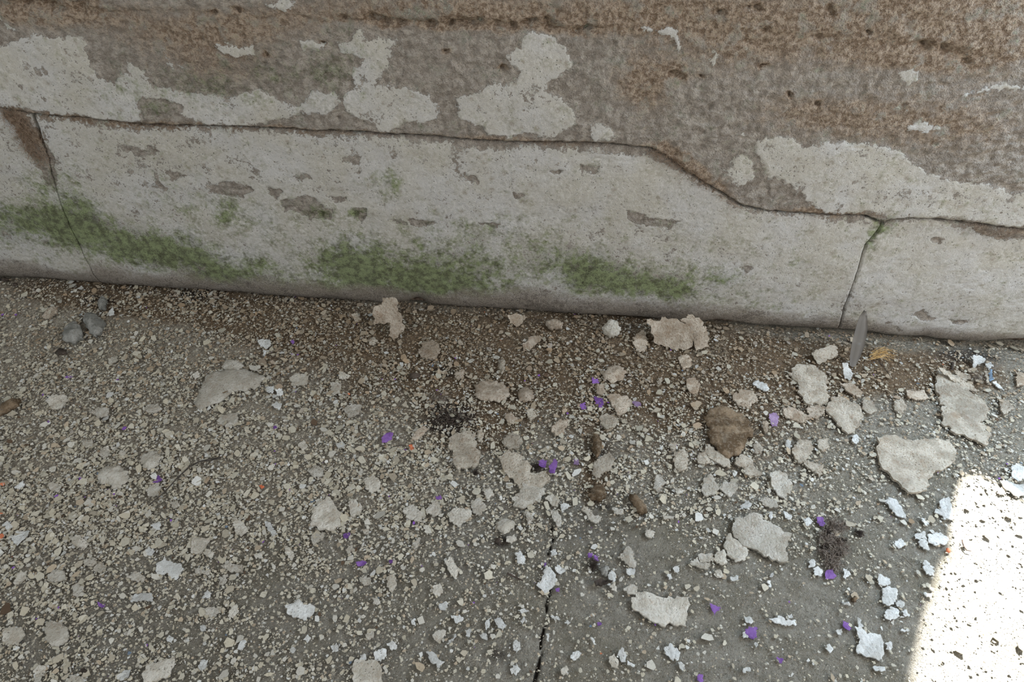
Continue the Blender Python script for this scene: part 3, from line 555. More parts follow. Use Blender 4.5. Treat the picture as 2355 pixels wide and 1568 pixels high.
# ------------------------------------------------------------------ PLASTER FLAKES traced from the photo (crop letter, kind, outline in 2.8x crop units | label)
OFF = {'A': (0, 500), 'B': (780, 560), 'C': (1555, 500), 'D': (0, 1008), 'E': (780, 1008), 'F': (1555, 1008)}
FLAKES = """
Fc 360 560 375 525 440 515 490 490 545 500 555 535 600 545 645 570 690 610 740 620 715 665 720 690 700 720 715 790 690 805 640 790 590 765 560 765 520 730 460 710 410 680 365 640 355 600|big cream plaster flake with sandy face, lying left of the grey fibre tuft
Fc 345 620 375 655 420 690 455 715 455 760 435 795 380 800 340 765 305 705 315 650|cream flake broken off the left edge of the big sandy-faced flake
Fc 140 750 230 745 240 790 215 800 150 805 145 770|small cream flake lying on top of another, left of the big split flake
Fc 90 800 140 770 150 805 220 800 215 830 190 850 130 830 90 820|flat cream flake under a smaller one, left of the big split flake
Fc 255 740 300 725 320 760 325 810 290 820 245 790|rounded cream flake touching the lower left of the big split flake
Fc 245 855 290 855 305 900 270 895
Fp 215 1065 245 1075 290 1095 255 1120 245 1145|purple triangular paint chip beside the right end of the big jagged flake
Fw 425 1255 445 1245 460 1290 430 1288
Fp 445 1240 480 1215 520 1215 520 1250 500 1295 470 1285 445 1260|largest bright purple paint chip, on bare concrete near the bottom edge
Fp 958 875 970 850 1000 845 1010 870 1030 890 1015 905 960 905|purple paint chip just below the grey fibre tuft
Fp 905 510 940 510 960 555 935 568 905 545|lilac paint chip just above the grey fibre tuft
Fp 1070 1175 1110 1190 1128 1225 1100 1235 1075 1215|purple paint chip left of the tall white flake near the sunlit patch
Fp 650 1405 690 1425 680 1450 660 1445|small purple chip between the largest purple chip and the bottom edge
Fp 135 1530 170 1520 180 1560 150 1568|purple chip cut by the bottom edge of the floor view
Fw 1145 1215 1190 1215 1225 1265 1260 1260 1310 1265 1335 1320 1325 1430 1300 1435 1240 1410 1170 1390 1160 1345 1180 1290|tall white flake with wavy outline standing alone left of the sunlit patch
Fw 1165 1155 1190 1175 1205 1215 1170 1215 1165 1180|slim white chip at the top of the tall white flake
Fw 1325 965 1370 955 1420 980 1425 1010 1400 1070 1360 1080 1325 1050|rounded white flake, middle one of the column right of the fibre tuft
Fw 1295 875 1330 890 1375 905 1375 945 1340 955 1300 940|white flake, top one of the column below the fibre tuft
Fw 1340 1120 1380 1085 1425 1105 1435 1150 1380 1175 1335 1145|white flake, bottom one of the column left of the sunlit patch
Fw 1410 1060 1440 1040 1470 1065 1455 1095 1420 1085
Fw 1450 1115 1480 1105 1500 1150 1470 1150
Fw 595 1165 640 1160 665 1145 690 1155 700 1175 770 1170 770 1210 680 1205 630 1190|long white wedge-shaped flake on grey concrete below the fibre tuft
Fw 715 1140 745 1130 745 1160 720 1165
Fw 435 1150 470 1150 495 1175 480 1200 445 1185
Fw 880 840 910 825 940 850 935 890 885 880|white flake just left of the purple chip under the fibre tuft
Fw 1075 840 1100 840 1125 880 1090 910 1070 895|white flake just right of the purple chip under the fibre tuft
Fw 850 800 870 780 900 800 885 830 850 835
Fw 1405 660 1450 645 1460 670 1480 690 1430 715 1405 690|white four-cornered flake right of the fibre tuft
Fw 1560 650 1605 640 1625 725 1590 715 1560 690
Fw 1620 620 1700 610 1750 645 1740 680 1670 695 1620 665|broad white flake touching the notch of the sunlit patch
Fw 1535 620 1600 605 1610 640 1560 655 1535 650
Fw 1700 400 1745 385 1770 440 1785 490 1780 525 1730 530 1710 500 1660 480 1665 460 1700 455|white flake shaped like a boot at the upper left edge of the sunlit patch
Fw 1570 515 1600 520 1625 560 1600 565
Cc 1275 1430 1340 1418 1420 1425 1560 1440 1640 1440 1760 1430 1785 1480 1790 1540 1760 1600 1700 1640 1660 1640 1640 1680 1610 1700 1600 1775 1550 1785 1440 1730 1390 1700 1370 1660 1310 1600 1290 1540|large flat cream crust with a ragged lower end, between wall and sunlit patch
Fw 815 530 850 515 880 540 850 570 830 565|small white flake left of the fibre tuft beside a grey scrap
Fw 410 440 460 405 482 430 465 450 410 465|white four-sided chip above the big split flake
Fc 535 405 580 385 640 410 655 450 600 455 560 435|cream flake just above the big split flake
Fc 600 230 660 215 710 240 735 290 735 350 700 400 650 370 605 300|tall cream flake above the big split flake
Fc 180 260 220 230 260 300 270 340 240 370 180 375 160 340
Fc 265 320 320 280 380 290 395 330 360 370 340 390 300 350
Fc 185 60 215 50 240 80 310 105 345 160 350 195 310 190 240 150 200 130|cream flake with a raised rim just below the big brown stone piece
Fc 135 110 185 80 200 130 225 160 180 178 135 160
Fc 375 140 420 110 480 130 500 190 550 240 510 255 440 240 420 190 375 180
Fc 800 140 880 160 945 180 945 220 915 260 890 220 840 190|pointed cream flake left of the large flat crust
Fw 1360 380 1420 400 1470 490 1475 525 1420 500 1370 450 1345 410|slanting white flake just below the large flat crust
Fw 2080 275 2120 270 2180 300 2240 310 2240 370 2180 375 2110 330|white flake cut by the right edge just above the sunlit patch
Fw 2150 190 2190 165 2240 190 2240 270 2200 280 2160 250
Fw 955 1350 985 1320 1010 1360 985 1385
Fw 1340 1320 1370 1310 1390 1350 1375 1370 1350 1360|small white flake just right of the tall white flake
Fw 1590 1000 1640 1000 1640 1025 1610 1025
Fw 430 1485 470 1475 475 1505 430 1512
Fw 10 1440 30 1440 55 1490 35 1495
Fw 0 1370 20 1380 15 1430 0 1435
Fw 1265 1470 1340 1475 1345 1500 1280 1500
Fw 1025 1240 1070 1230 1060 1270 1040 1265
Fw 585 920 610 920 612 960 590 955
Fw 600 895 612 868 632 860 620 895
Fw 345 895 400 890 400 915 360 920
Fw 1590 790 1615 800 1660 840 1655 890 1610 880 1590 840
Fw 1060 1055 1110 1055 1125 1075 1080 1075|white sliver beside a brown seed husk below the fibre tuft
Fb 1122 1035 1140 1025 1160 1040 1145 1058 1125 1052|brown seed husk on bare concrete left of the column of white flakes
Fo 1735 715 1750 708 1765 722 1755 738 1738 732|tiny yellow-orange seed at the notch of the sunlit patch
Fw 595 480 615 475 625 510 605 525
Fw 690 470 720 490 745 510 735 525 700 510
Fw 1440 1240 1480 1225 1500 1240 1470 1250
Fw 500 1325 515 1315 528 1335 512 1350
Cc 872 870 940 840 1000 820 1045 840 1045 885 980 910 915 945 890 915|clean cream flake propped at the foot of the wall, left of the grey strip
Cw 1065 940 1105 935 1115 970 1140 1005 1115 1050 1085 1035 1080 990|upright white chip at the foot of the grey translucent strip
Cc 735 990 780 965 850 970 900 1000 960 1040 980 1080 960 1120 990 1160 960 1200 880 1215 820 1180 780 1130 790 1090 740 1040|large dusty cream crust with torn outline, below the clean propped flake
Ct 680 1240 740 1235 800 1255 870 1300 800 1325 740 1305 700 1290|tan flake at the left tip of the torn crust cluster
Ct 830 1240 900 1215 960 1230 950 1270 900 1305 850 1285|small tan flake tucked between two large crusts
Cc 990 1170 1060 1165 1120 1200 1180 1230 1200 1290 1170 1360 1100 1410 1060 1380 1030 1330 980 1280 955 1240|large pale crust with a sharp shadowed left edge, mid right by the wall
Cc 1670 1010 1720 1015 1780 1040 1850 1090 1900 1150 1960 1180 2000 1230 2000 1300 1940 1330 1860 1320 1800 1270 1740 1230 1690 1210 1665 1130|largest pale crust near the wall foot at far right, with a brown spot
Cc 1700 1230 1790 1260 1900 1330 1980 1340 2020 1400 1985 1480 1920 1450 1850 1410 1790 1400 1700 1330|broad pale crust continuing below the largest crust at far right
Cc 1690 965 1760 985 1820 1035 1900 1075 1950 1125 1880 1105 1800 1060 1720 1005|curled cream strip standing behind the largest pale crust
Cc 1770 985 1830 992 1890 1020 1870 1050 1840 1050|small cream flake behind the curled strip at far right
Cc 2080 1190 2130 1185 2170 1240 2100 1285 2080 1240|lone cream triangular flake near the right edge
Cw 1910 890 1950 885 1990 910 1980 935 1940 945 1915 975|white flake leaning in the dark gap below the wall at far right
Cw 1985 950 2020 940 2040 965 2015 985|small white chip touching a blue chip in the gap at far right
Cu 2010 985 2030 990 2040 1050 2015 1060|slim blue-grey paint chip at far right by the wall foot
Cc 1975 1000 1995 1000 2010 1060 2000 1075
Cw 2030 1065 2055 1060 2110 1120 2080 1105|thin white sliver below the blue chip
Ct 2180 1000 2240 1010 2240 1080 2190 1090|tan flake cut by the right edge below the wall gap
Cw 490 1075 525 1055 580 1080 600 1110 570 1125 520 1100|pale flake left of the torn dusty crust
Ct 65 1050 110 1040 150 1080 140 1140 90 1135 65 1100
Cb 200 1260 260 1230 330 1235 420 1270 470 1330 490 1400 440 1470 400 1540 340 1560 260 1500 215 1430 190 1340|big brown rounded slab of earthy stone half sunk in the debris
Cq 595 1270 640 1265 660 1290 650 1350 610 1350|faded mauve chip right of the big brown slab
Ct 555 1320 590 1325 590 1390 565 1400
Ct 370 1150 430 1120 500 1130 520 1180 470 1230 400 1220 360 1180|rounded tan flake just above the big brown slab
Cc 490 1470 530 1455 560 1490 540 1530 500 1520
Cw 700 1440 740 1440 735 1490 710 1490
Ct 10 910 60 890 100 920 100 960 40 980
Cc 1400 1190 1450 1175 1480 1230 1440 1280 1400 1240
Ct 1050 1080 1120 1075 1200 1130 1180 1170 1100 1130
Cw 1130 1410 1160 1400 1175 1440 1160 1465 1130 1445
Cc 910 1440 970 1430 980 1490 940 1520 910 1490
Ct 1470 1130 1590 1120 1620 1170 1560 1180 1490 1170
Cc 1200 1180 1260 1190 1290 1250 1240 1275 1190 1240
Cc 740 1500 790 1440 860 1450 880 1500 840 1560 800 1590 760 1560
Cd 1770 940 1785 945 1785 985 1765 990
Bt 1085 460 1150 450 1210 470 1180 510 1140 540 1100 500|tan flake leaning against the wall foot right of the tall leaning flake
Bt 515 700 540 650 600 640 645 660 650 710 610 750 560 750 525 730|round tan flake below right of the tall leaning flake
Bt 1180 650 1230 600 1290 590 1310 610 1250 660 1210 695 1185 685|oblong tan flake tilted up, between the tall leaning flake and the clump
Bt 1910 590 1960 575 1990 640 1960 700 1910 690 1890 640|yellowish flake in the shadow left of the wide leaning flake
Bt 870 930 930 890 1000 890 1060 900 1095 960 1080 1020 1010 1035 930 1030 880 1000|round crumbling tan patch of plaster right of the dark debris hollow
Bt 1150 960 1200 930 1250 960 1255 1000 1210 1030 1150 1015|small rounded tan flake right of the crumbling round patch
Bt 1065 1110 1110 1100 1150 1130 1120 1165 1080 1150
Bc 1210 1080 1240 1065 1270 1110 1230 1150 1210 1110
Bt 1370 1180 1420 1140 1475 1150 1450 1210 1400 1245 1365 1220
Bc 710 1260 760 1225 830 1215 880 1230 880 1280 900 1340 905 1400 880 1450 830 1450 770 1470 735 1420 730 1360 705 1310|tall pitted cream flake directly below the dark debris hollow
Bc 1055 1260 1110 1230 1160 1240 1185 1280 1150 1330 1090 1340 1060 1300|round cream flake right of the tall pitted flake
Bc 1020 1390 1090 1345 1160 1370 1220 1430 1260 1490 1330 1480 1360 1530 1310 1580 1190 1590 1120 1520 1060 1480 1045 1430|broad cream flake lying left of the purple leaf scrap
Ec 1180 300 1240 285 1330 330 1300 400 1230 430 1190 460 1140 450 1110 390 1160 360|cream flake overlapping the lower end of the broad flake by the purple leaf scrap
Bc 890 1220 920 1200 930 1250 920 1300 895 1280
Bc 1640 1430 1680 1380 1740 1355 1775 1400 1750 1450 1690 1490 1650 1525 1630 1490|cream flake with brown stains below the upright brown lump
Bt 500 1210 550 1180 575 1200 540 1240 500 1270 460 1280
Bt 1720 990 1790 980 1860 1000 1880 1040 1850 1090 1800 1120 1760 1060|tan flake right of the purple chip cluster
Bt 1690 840 1740 800 1800 790 1845 830 1830 880 1770 900 1710 880|crumbly tan flake just above the purple chip cluster
Bt 1660 920 1700 915 1715 960 1690 990 1655 970
Bc 2040 890 2070 885 2075 915 2050 915
Bc 1030 760 1060 755 1070 800 1050 840 1030 810|small upright cream flake above the crumbling round patch
Bd 455 845 490 840 525 850 515 870 475 878 455 865|dark brown oval seed lying above the debris hollow
Bt 745 850 790 820 810 830 790 880 755 885
Ep 1350 180 1380 150 1405 165 1390 220 1360 250 1350 215|bright purple folded leaf scrap beside the broad cream flake
Ep 1280 150 1310 140 1335 150 1330 190 1290 190|darker purple leaf scrap left of the bright purple one
Bp 1625 870 1665 875 1670 905 1630 905|purple chip, topmost of the purple cluster below the clump
Bp 1640 990 1690 1000 1705 1040 1680 1065 1650 1030|largest purple chip of the purple cluster
Bp 1550 1045 1580 1030 1590 1070 1560 1075|purple chip at the lower left of the purple cluster
Bq 1880 1020 1930 1025 1945 1055 1900 1050|faded mauve chip at the right of the purple cluster
Bp 275 1255 310 1222 350 1225 340 1265 300 1290 275 1280|purple chip left of the tall pitted cream flake
Bo 452 1305 470 1300 482 1325 465 1340 452 1325|small salmon-orange chip left of the tall pitted cream flake
Bc 2120 1300 2170 1290 2170 1330 2150 1350
Bc 2150 1370 2190 1330 2240 1350 2240 1460 2190 1475 2160 1440|cream flake between the upright brown lump and the big brown slab
Bc 1680 1120 1730 1110 1790 1130 1780 1180 1720 1210 1680 1170
Bc 190 630 225 610 250 630 225 660 195 655
Bc 0 840 40 840 75 860 40 880 0 875
Bc 30 1080 80 1040 150 1050 130 1110 70 1130
Bb 1635 1230 1670 1250 1690 1300 1685 1350 1660 1390 1630 1340|upright brown earthy lump in the line of the crack
Eb 1600 370 1640 320 1680 300 1712 335 1715 390 1670 415 1620 400|brown earthy lump below the stained cream flake
Eb 1865 370 1900 365 1975 450 1970 490 1930 500 1910 450 1875 410|narrow brown crumb streak right of the brown lump
Bt 80 470 120 460 145 500 110 510
Ec 1880 1030 1940 1000 2010 1005 2060 1025 2110 1035 2170 1020 2248 1028 2245 1100 2230 1215 2180 1215 2130 1190 2070 1215 2020 1190 1960 1150 1930 1120 1890 1110|big jagged cream flake with sandy face, right of the floor crack
Ec 1790 770 1830 730 1860 700 1895 730 1890 780 1915 800 1905 835 1860 820 1830 790|white pointed flake above the big jagged flake
Ew 1845 840 1900 840 1900 880 1870 885 1850 870|small white flake tucked under the pointed flake
Ew 1730 880 1750 850 1780 875 1775 925 1735 910|clean white chip beside a dark brown leaf scrap
Eg 1680 850 1720 830 1740 850 1725 890 1690 885|grey crumb between purple scraps and a clean white chip
Ed 1640 925 1680 905 1760 930 1710 945 1650 955|dark brown leaf scrap up and left of the big jagged flake
Ew 1310 860 1340 820 1370 850 1395 880 1390 950 1350 990 1310 985 1270 950 1300 920|white flake lying over the top end of the floor crack
Ew 1360 730 1395 720 1405 750 1370 755|tiny white chip just above the flake on the crack
Ew 1390 830 1420 820 1460 860 1430 880 1400 860
Ec 1830 970 1870 940 1920 960 1920 1010 1860 1010
Ec 1740 950 1780 940 1790 990 1750 980
Ec 700 490 750 455 850 460 850 510 800 540 780 580 740 560 710 530|wide cream flake with a downward point, left of the yellowish lump
Ec 1005 550 1060 515 1110 530 1140 560 1100 600 1060 620 1020 590|yellowish cream lump of plaster above a dark brown crumb
Ec 1080 640 1130 620 1145 655 1110 680 1075 670
Ed 1000 650 1030 640 1045 665 1030 695 1005 680|dark brown crumb below the yellowish lump
Ew 1130 745 1170 730 1195 770 1190 810 1150 805|rounded white flake left of the floor crack's top
Ec 680 800 720 770 760 830 785 850 750 900 720 880|slanting cream flake left of the dark twig piece
Ec 600 960 650 935 665 960 670 1000 640 1020 605 1000
Ew 640 1080 690 1050 705 1065 685 1110 650 1105
Ew 720 1140 750 1145 800 1155 800 1170 760 1195 725 1160
Ew 1000 1165 1040 1155 1060 1185 1070 1220 1050 1240 1010 1200
Ew 940 1190 970 1160 970 1210 950 1235
Ew 900 1265 950 1260 955 1300 920 1290
Ew 815 1240 850 1230 840 1280 815 1275
Ec 600 1270 640 1235 690 1240 670 1290 640 1320 610 1295
Ew 1130 1300 1165 1315 1170 1360 1140 1385 1120 1350|white flake just left of the lower floor crack
Ew 560 1375 610 1380 650 1430 680 1440 645 1480 600 1450|long slanting white flake near the bottom edge, left of the crack
Ec 100 1430 150 1425 230 1430 270 1470 285 1580 95 1580 90 1480|large cream flake cut by the bottom edge
Ew 225 1380 290 1355 305 1400 270 1440 230 1430|white flake resting on the corner of the large flake at the bottom edge
Ew 135 1400 175 1395 175 1430 140 1435|small white chip on the top edge of the large flake at the bottom edge
Ew 1100 1490 1140 1450 1170 1490 1140 1530 1110 1520
Ew 1490 1400 1530 1370 1560 1385 1550 1420 1510 1435
Ec 1425 1500 1460 1465 1480 1490 1470 1530 1430 1520
Ec 1735 1410 1770 1390 1800 1440 1800 1485 1770 1475 1735 1440|cream flake, left one of three close together near the bottom edge
Ew 1800 1370 1820 1350 1850 1400 1845 1440 1815 1440|white flake, middle one of three close together near the bottom edge
Ew 1855 1430 1905 1460 1895 1475 1855 1460|thin white flake, right one of three close together near the bottom edge
Ew 2090 1350 2130 1320 2180 1360 2190 1410 2150 1435 2110 1400|crumpled white flake below the big jagged flake
Ew 2190 1440 2225 1460 2215 1500 2190 1480
Ec 1970 600 2000 585 2035 610 2010 650 1980 640
Ec 2040 240 2070 245 2110 300 2070 310 2080 350 2050 355 2020 320|cream flake shaped like a tooth, right of the brown lump
Ec 2140 315 2180 330 2230 345 2180 365
Ep 1640 755 1670 760 1672 790 1642 788|purple scrap, right one of two up and left of the big jagged flake
Ep 1600 745 1630 738 1628 768 1605 772|purple scrap, left one of two above the dark leaf scrap
Ep 108 800 150 788 178 805 150 825 115 820|oval purple chip on the littered concrete at lower left
Ep 1390 968 1420 965 1422 990 1395 990|small purple chip touching the flake on the floor crack
Ep 28 620 75 615 60 640 30 645|purple chip above the oval purple chip at lower left
Ep 620 378 655 370 657 395 625 395|small purple chip among dense pale litter, left of centre
Eq 1510 140 1540 140 1542 175 1510 172|faded mauve chip just right of the purple leaf scrap
Ep 1660 1188 1685 1185 1685 1205 1664 1208|tiny purple chip left of the big jagged flake's lower edge
Ep 322 785 345 785 345 805 325 808|tiny purple chip right of the oval purple chip
Ep 1315 805 1335 802 1336 822 1318 825|tiny purple chip at the top of the flake on the crack
Ec 1190 480 1215 470 1250 520 1220 560
Ec 1355 460 1400 470 1430 510 1430 570 1400 570 1370 510
Ew 1425 440 1445 415 1495 440 1430 470|bright white triangular chip below the purple leaf scrap
Ec 1325 390 1380 370 1420 400 1410 440 1370 440
Ec 850 410 900 390 950 440 910 500 880 500 850 450
Ec 920 340 970 320 1000 370 960 400
Ec 1560 460 1600 450 1640 500 1690 510 1670 560 1620 540
Ec 1760 450 1830 460 1830 495 1770 490
Ec 2080 500 2160 505 2150 520 2090 525
Ew 2110 880 2140 870 2145 905 2120 910
Ew 2155 830 2190 820 2190 860 2160 860
Ew 1150 1110 1190 1095 1225 1120 1180 1130
Ew 1165 1180 1190 1150 1200 1165 1180 1200
Ew 1360 1150 1400 1145 1425 1170 1390 1175
Ew 1450 1190 1470 1170 1490 1190 1470 1205
Ew 1330 1260 1350 1260 1350 1310 1335 1300
Ew 1617 1280 1640 1295 1655 1330 1640 1330
Ew 690 1325 750 1260 755 1275 720 1320|narrow greenish white sliver standing aslant near the bottom
Ec 135 900 200 900 205 940 160 955
Ec 310 900 360 880 370 950 340 1000 310 960
Ec 210 1030 260 1040 270 1070 230 1070
Ec 45 720 85 690 100 720 60 750
Ec 150 590 190 590 190 625 160 620
Ec 470 690 510 650 530 690 490 720
Ew 460 1160 495 1165 490 1200 470 1200
Ew 305 1320 350 1310 375 1350 340 1370
Ec 170 1270 220 1240 220 1290 190 1300
Ec 580 440 620 400 650 430 660 490 610 510 560 480
Ec 410 480 450 440 480 430 500 460 550 500 520 540 460 530
Ec 160 270 220 240 270 290 260 330 210 360 170 320
Ec 60 420 110 400 150 440 130 500 80 510
Dc 640 230 690 190 760 185 820 210 830 260 790 320 740 330 680 300 635 270|round domed cream flake up and left of the bent twig
Dc 900 150 930 110 990 90 1040 120 1030 170 970 205 920 190|cream flake between the domed flake and the twig tip
Dc 945 340 990 305 1045 310 1020 380 960 380|cream flake just left of the bent twig
Dc 650 90 690 80 715 100 670 140 645 115
Dc 790 85 820 90 810 120 770 110
Dw 80 660 110 610 195 600 160 660 120 700|clean white four-sided flake near the left edge
Dw 1010 820 1060 785 1110 800 1170 810 1185 840 1140 910 1100 905 1075 870 1020 880|white heart-shaped flake at lower left
Dc 1240 700 1250 650 1360 650 1320 710 1290 755 1235 745|cream four-cornered flake with curled tip, right above the heart-shaped flake
Dc 1510 530 1570 540 1600 590 1560 640 1520 620
Dw 1840 1080 1900 1060 1930 1040 1980 1075 2030 1085 2020 1130 1960 1180 1900 1160 1850 1130|ragged white flake alone on grey concrete at lower left of centre
Dc 290 1230 320 1180 400 1190 440 1230 435 1310 370 1345 310 1310|square cream flake with rough face in the lower left corner
Dc 20 1240 70 1215 140 1220 165 1260 130 1330 60 1345 20 1300|cream flake at the left edge beside the square rough flake
Dc 920 1520 960 1460 1060 1430 1130 1410 1120 1470 1080 1540 1000 1568 930 1575|large cream kite-shaped flake at the bottom edge, lower left
Dw 770 1550 800 1500 845 1490 830 1540 780 1565
Dc 310 890 350 850 420 860 430 920 340 930|squarish cream flake left of the heart-shaped flake
Dc 470 960 520 935 545 980 505 1030 480 1020
Dw 840 1050 870 1005 980 1000 990 1050 920 1045 850 1060
Dc 1320 1110 1360 1090 1415 1095 1400 1150 1340 1155
Dc 820 900 870 860 930 890 930 930 860 920
Dc 540 790 620 780 630 810 590 830 550 815
Dc 610 840 650 810 690 840 660 865 615 860
Dc 2000 560 2010 480 2060 410 2130 390 2170 450 2210 530 2160 590 2080 600|large speckled cream flake in the litter, left of centre near the bottom half
Dw 1710 540 1740 545 1790 620 1760 630 1710 560|white narrow flake lying aslant left of the large speckled flake
Dc 1980 220 2030 180 2085 200 2080 250 2030 260
Dc 450 640 520 630 580 680 540 720 480 690
Dc 320 310 350 290 400 320 380 355 330 340
Dw 100 320 155 280 160 310 130 335
Dc 95 940 130 870 180 860 170 910 120 945
Dc 1430 830 1490 805 1570 830 1560 870 1480 860
Dc 1470 1150 1490 1085 1530 1070 1540 1110 1500 1160
Dc 1250 840 1300 850 1360 850 1350 880 1270 880
Dc 1640 750 1690 740 1700 780 1650 780
Dc 220 1500 250 1470 300 1470 290 1530 240 1540
Dc 430 1580 470 1530 540 1530 545 1580
Dw 1530 1360 1550 1310 1580 1300 1580 1340 1550 1365
Dw 1280 1480 1300 1430 1340 1430 1330 1470 1300 1500
Dw 1010 550 1035 545 1035 590 1000 590 975 560
Dc 1100 420 1150 410 1165 440 1120 460
Dw 930 740 970 700 1000 730 980 760
Dc 1310 740 1350 720 1380 750 1360 785
Dw 1955 1300 1985 1265 2005 1290 1980 1320
Dw 2130 1340 2170 1320 2180 1370 2140 1380
Dw 1075 1290 1090 1270 1120 1285 1105 1320 1080 1310
Dw 1290 1210 1320 1205 1330 1240 1300 1245
Dc 1420 910 1470 880 1460 930 1440 955 1410 940
Dw 1300 1030 1340 980 1365 1000 1350 1030
Dw 20 570 50 540 90 570 60 590
Dc 2000 640 2050 620 2100 620 2070 660 2020 690
Dc 1840 700 1870 710 1900 760 1880 790 1845 750
Dp 985 290 1020 245 1050 270 1020 290|purple folded scrap up and left of the bent twig
Dp 632 1060 680 1068 682 1090 640 1085|dull purple chip at lower left below the heart-shaped flake
Do 8 298 22 292 34 302 22 312 10 308|small orange chip at the left edge, upper of two
Do 0 622 18 618 32 634 20 650 2 646|small orange chip at the left edge, lower of two
Dd 520 1490 545 1480 570 1505 550 1515 530 1508|small black crumb near the bottom edge at lower left
Do 1670 312 1690 305 1705 315 1690 328|small ochre grain below the twig tip
Ag 545 670 580 640 640 650 690 690 660 740 625 775 580 740|grey stone fragment, right one of the pair near the wall at left
Ag 410 770 450 710 500 690 530 720 540 790 470 820 415 800|darker grey stone fragment, left one of the pair near the wall at left
Ag 640 560 670 520 700 550 680 600 645 600|small grey pebble against the wall above the pair of grey stones
Ac 1430 970 1460 930 1530 925 1575 960 1550 1000 1480 1010|domed cream flake on top of the crust mound
Ac 1270 1190 1300 1100 1340 1020 1450 1000 1570 985 1690 1020 1680 1080 1640 1120 1500 1130 1420 1200 1280 1240|broad low crust mound breaking into chips, left of centre
Ac 300 1190 350 1150 420 1150 450 1180 400 1240 340 1240|pale flake below the pair of grey stones
Ac 1400 1320 1440 1280 1530 1270 1535 1330 1460 1360|pale flake just below the crust mound
Aw 1750 1220 1780 1195 1820 1210 1800 1245|white flake right below the crust mound's right end
Aw 1710 1100 1770 1095 1760 1140 1720 1130|white chip, left one of two side by side right of the crust mound
Aw 1780 1115 1820 1110 1825 1150 1790 1155|white chip, right one of two side by side right of the crust mound
Ac 530 1450 600 1440 600 1480 560 1490
Ac 650 1500 700 1480 710 1510 670 1540
Aw 1660 800 1740 795 1745 830 1710 850 1670 820|clean white chip above the crust mound near the wall
Aw 1695 860 1720 870 1705 905
At 270 640 330 590 380 590 370 630 290 655|brownish flake at the wall foot above the grey stones
Ab 0 1250 60 1190 140 1180 130 1220 60 1260 0 1290|long brown piece at the left edge
Ac 2130 1070 2200 1080 2190 1140 2140 1150
Ac 1870 1040 1910 1010 1990 1030 1980 1090 1880 1090|cream flake right of the crust mound
Ac 1920 1470 1960 1440 1985 1480 1950 1510
Ac 1240 1020 1280 1000 1290 1030 1260 1050
Ac 580 1260 640 1230 710 1240 700 1290 640 1300
Ac 940 1230 1010 1210 1050 1240 1000 1270 950 1260
Ac 700 920 760 900 765 930 710 950
Aw 695 625 730 590 740 630 710 640|small white chip against the wall right of the grey pebble
Aq 440 1028 465 1022 475 1036 450 1042|tiny mauve chip below the pair of grey stones
Ap 1760 1352 1780 1346 1786 1362 1766 1368|tiny purple chip below the crust mound
Ap 1875 800 1890 793 1898 812 1885 822|tiny purple chip near the wall above the crust mound's right side
Ad 370 865 400 850 435 860 430 885 390 890|dark brown crumb below the darker grey stone
Ad 5 395 40 390 60 405 40 420 10 410|dark pebble in the wall foot at the left edge
Ad 92 430 120 432 118 450 95 452|small black pebble right of the dark one at the left edge
"""
LANDMARKS = [((1250,1500),'the lower floor crack'),((1255,1330),'the flake lying over the floor crack'),((1915,1250),'the grey fibre tuft'),((2200,1330),'the left edge of the sunlit patch'),((1258,1080),'the purple leaf scrap'),
 ((1040,960),'the dark debris hollow'),((420,1120),'the bent twig'),((1670,985),'the big brown slab'),((200,755),'the pair of grey stones'),((540,900),'the broad crust mound'),
 ((1975,800),'the grey translucent strip'),((2200,930),'the largest pale crust at far right'),((1745,1240),'the big split flake'),((1520,1405),'the big jagged flake'),((690,1400),'the lone ragged white flake'),
 ((890,740),'the tall leaning flake'),((1560,765),'the wide leaning flakes'),((390,1310),'the white heart-shaped flake'),((1375,920),'the purple chip cluster'),((2090,1060),'the large flat crust'),
 ((130,1460),'the square rough flake'),((1160,1215),'the yellowish lump'),((360,1545),'the kite-shaped flake'),((840,1540),'the large flake at the bottom edge'),((740,1190),'the large speckled flake'),((2000,1480),'the tall white flake'),((260,1100),'the round domed flake'),((830,1295),'the oval purple chip'),((1380,1130),'the brown earthy lump')]
KWORD = {'c': 'cream', 'w': 'white', 't': 'tan', 'p': 'purple', 'q': 'mauve', 'g': 'grey', 'b': 'brown', 'd': 'dark', 'o': 'orange', 'u': 'blue-grey'}
used_labels = set()
def auto_label(kind, poly):
    c = poly.mean(0); q = poly-c; ev, vec = np.linalg.eigh(q.T@q); el = math.sqrt(ev[1]/(ev[0]+1e-6)); size = math.sqrt(abs(np.prod(np.ptp(poly, axis=0))))
    sw = 'tiny' if size < 14 else 'small' if size < 24 else 'medium' if size < 38 else 'large'
    if el > 2.1: hw = 'elongated'
    elif len(poly) <= 4: hw = 'four-cornered'
    elif len(poly) == 5: hw = 'five-sided'
    else: hw = 'rounded' if el < 1.35 else 'oblong'
    cand = sorted(LANDMARKS, key=lambda l: np.hypot(*(np.array(l[0])-c)))
    for pos, nm in cand[:4]:
        dx, dy = c-np.array(pos); a = math.degrees(math.atan2(-dy, dx)) % 360
        side = ['right of', 'above right of', 'above', 'above left of', 'left of', 'below left of', 'below', 'below right of'][int((a+22.5)//45) % 8]
        t = f"{sw} {hw} {KWORD[kind]} {'chip' if size < 20 else 'flake'} {side} {nm}"
        if t not in used_labels: return t
    for ex in ('next to fine grit', 'with a chipped corner'):
        t2 = t.replace(' flake ', f' flake {ex} ').replace(' chip ', f' chip {ex} ')
        if t2 not in used_labels: return t2
    return t

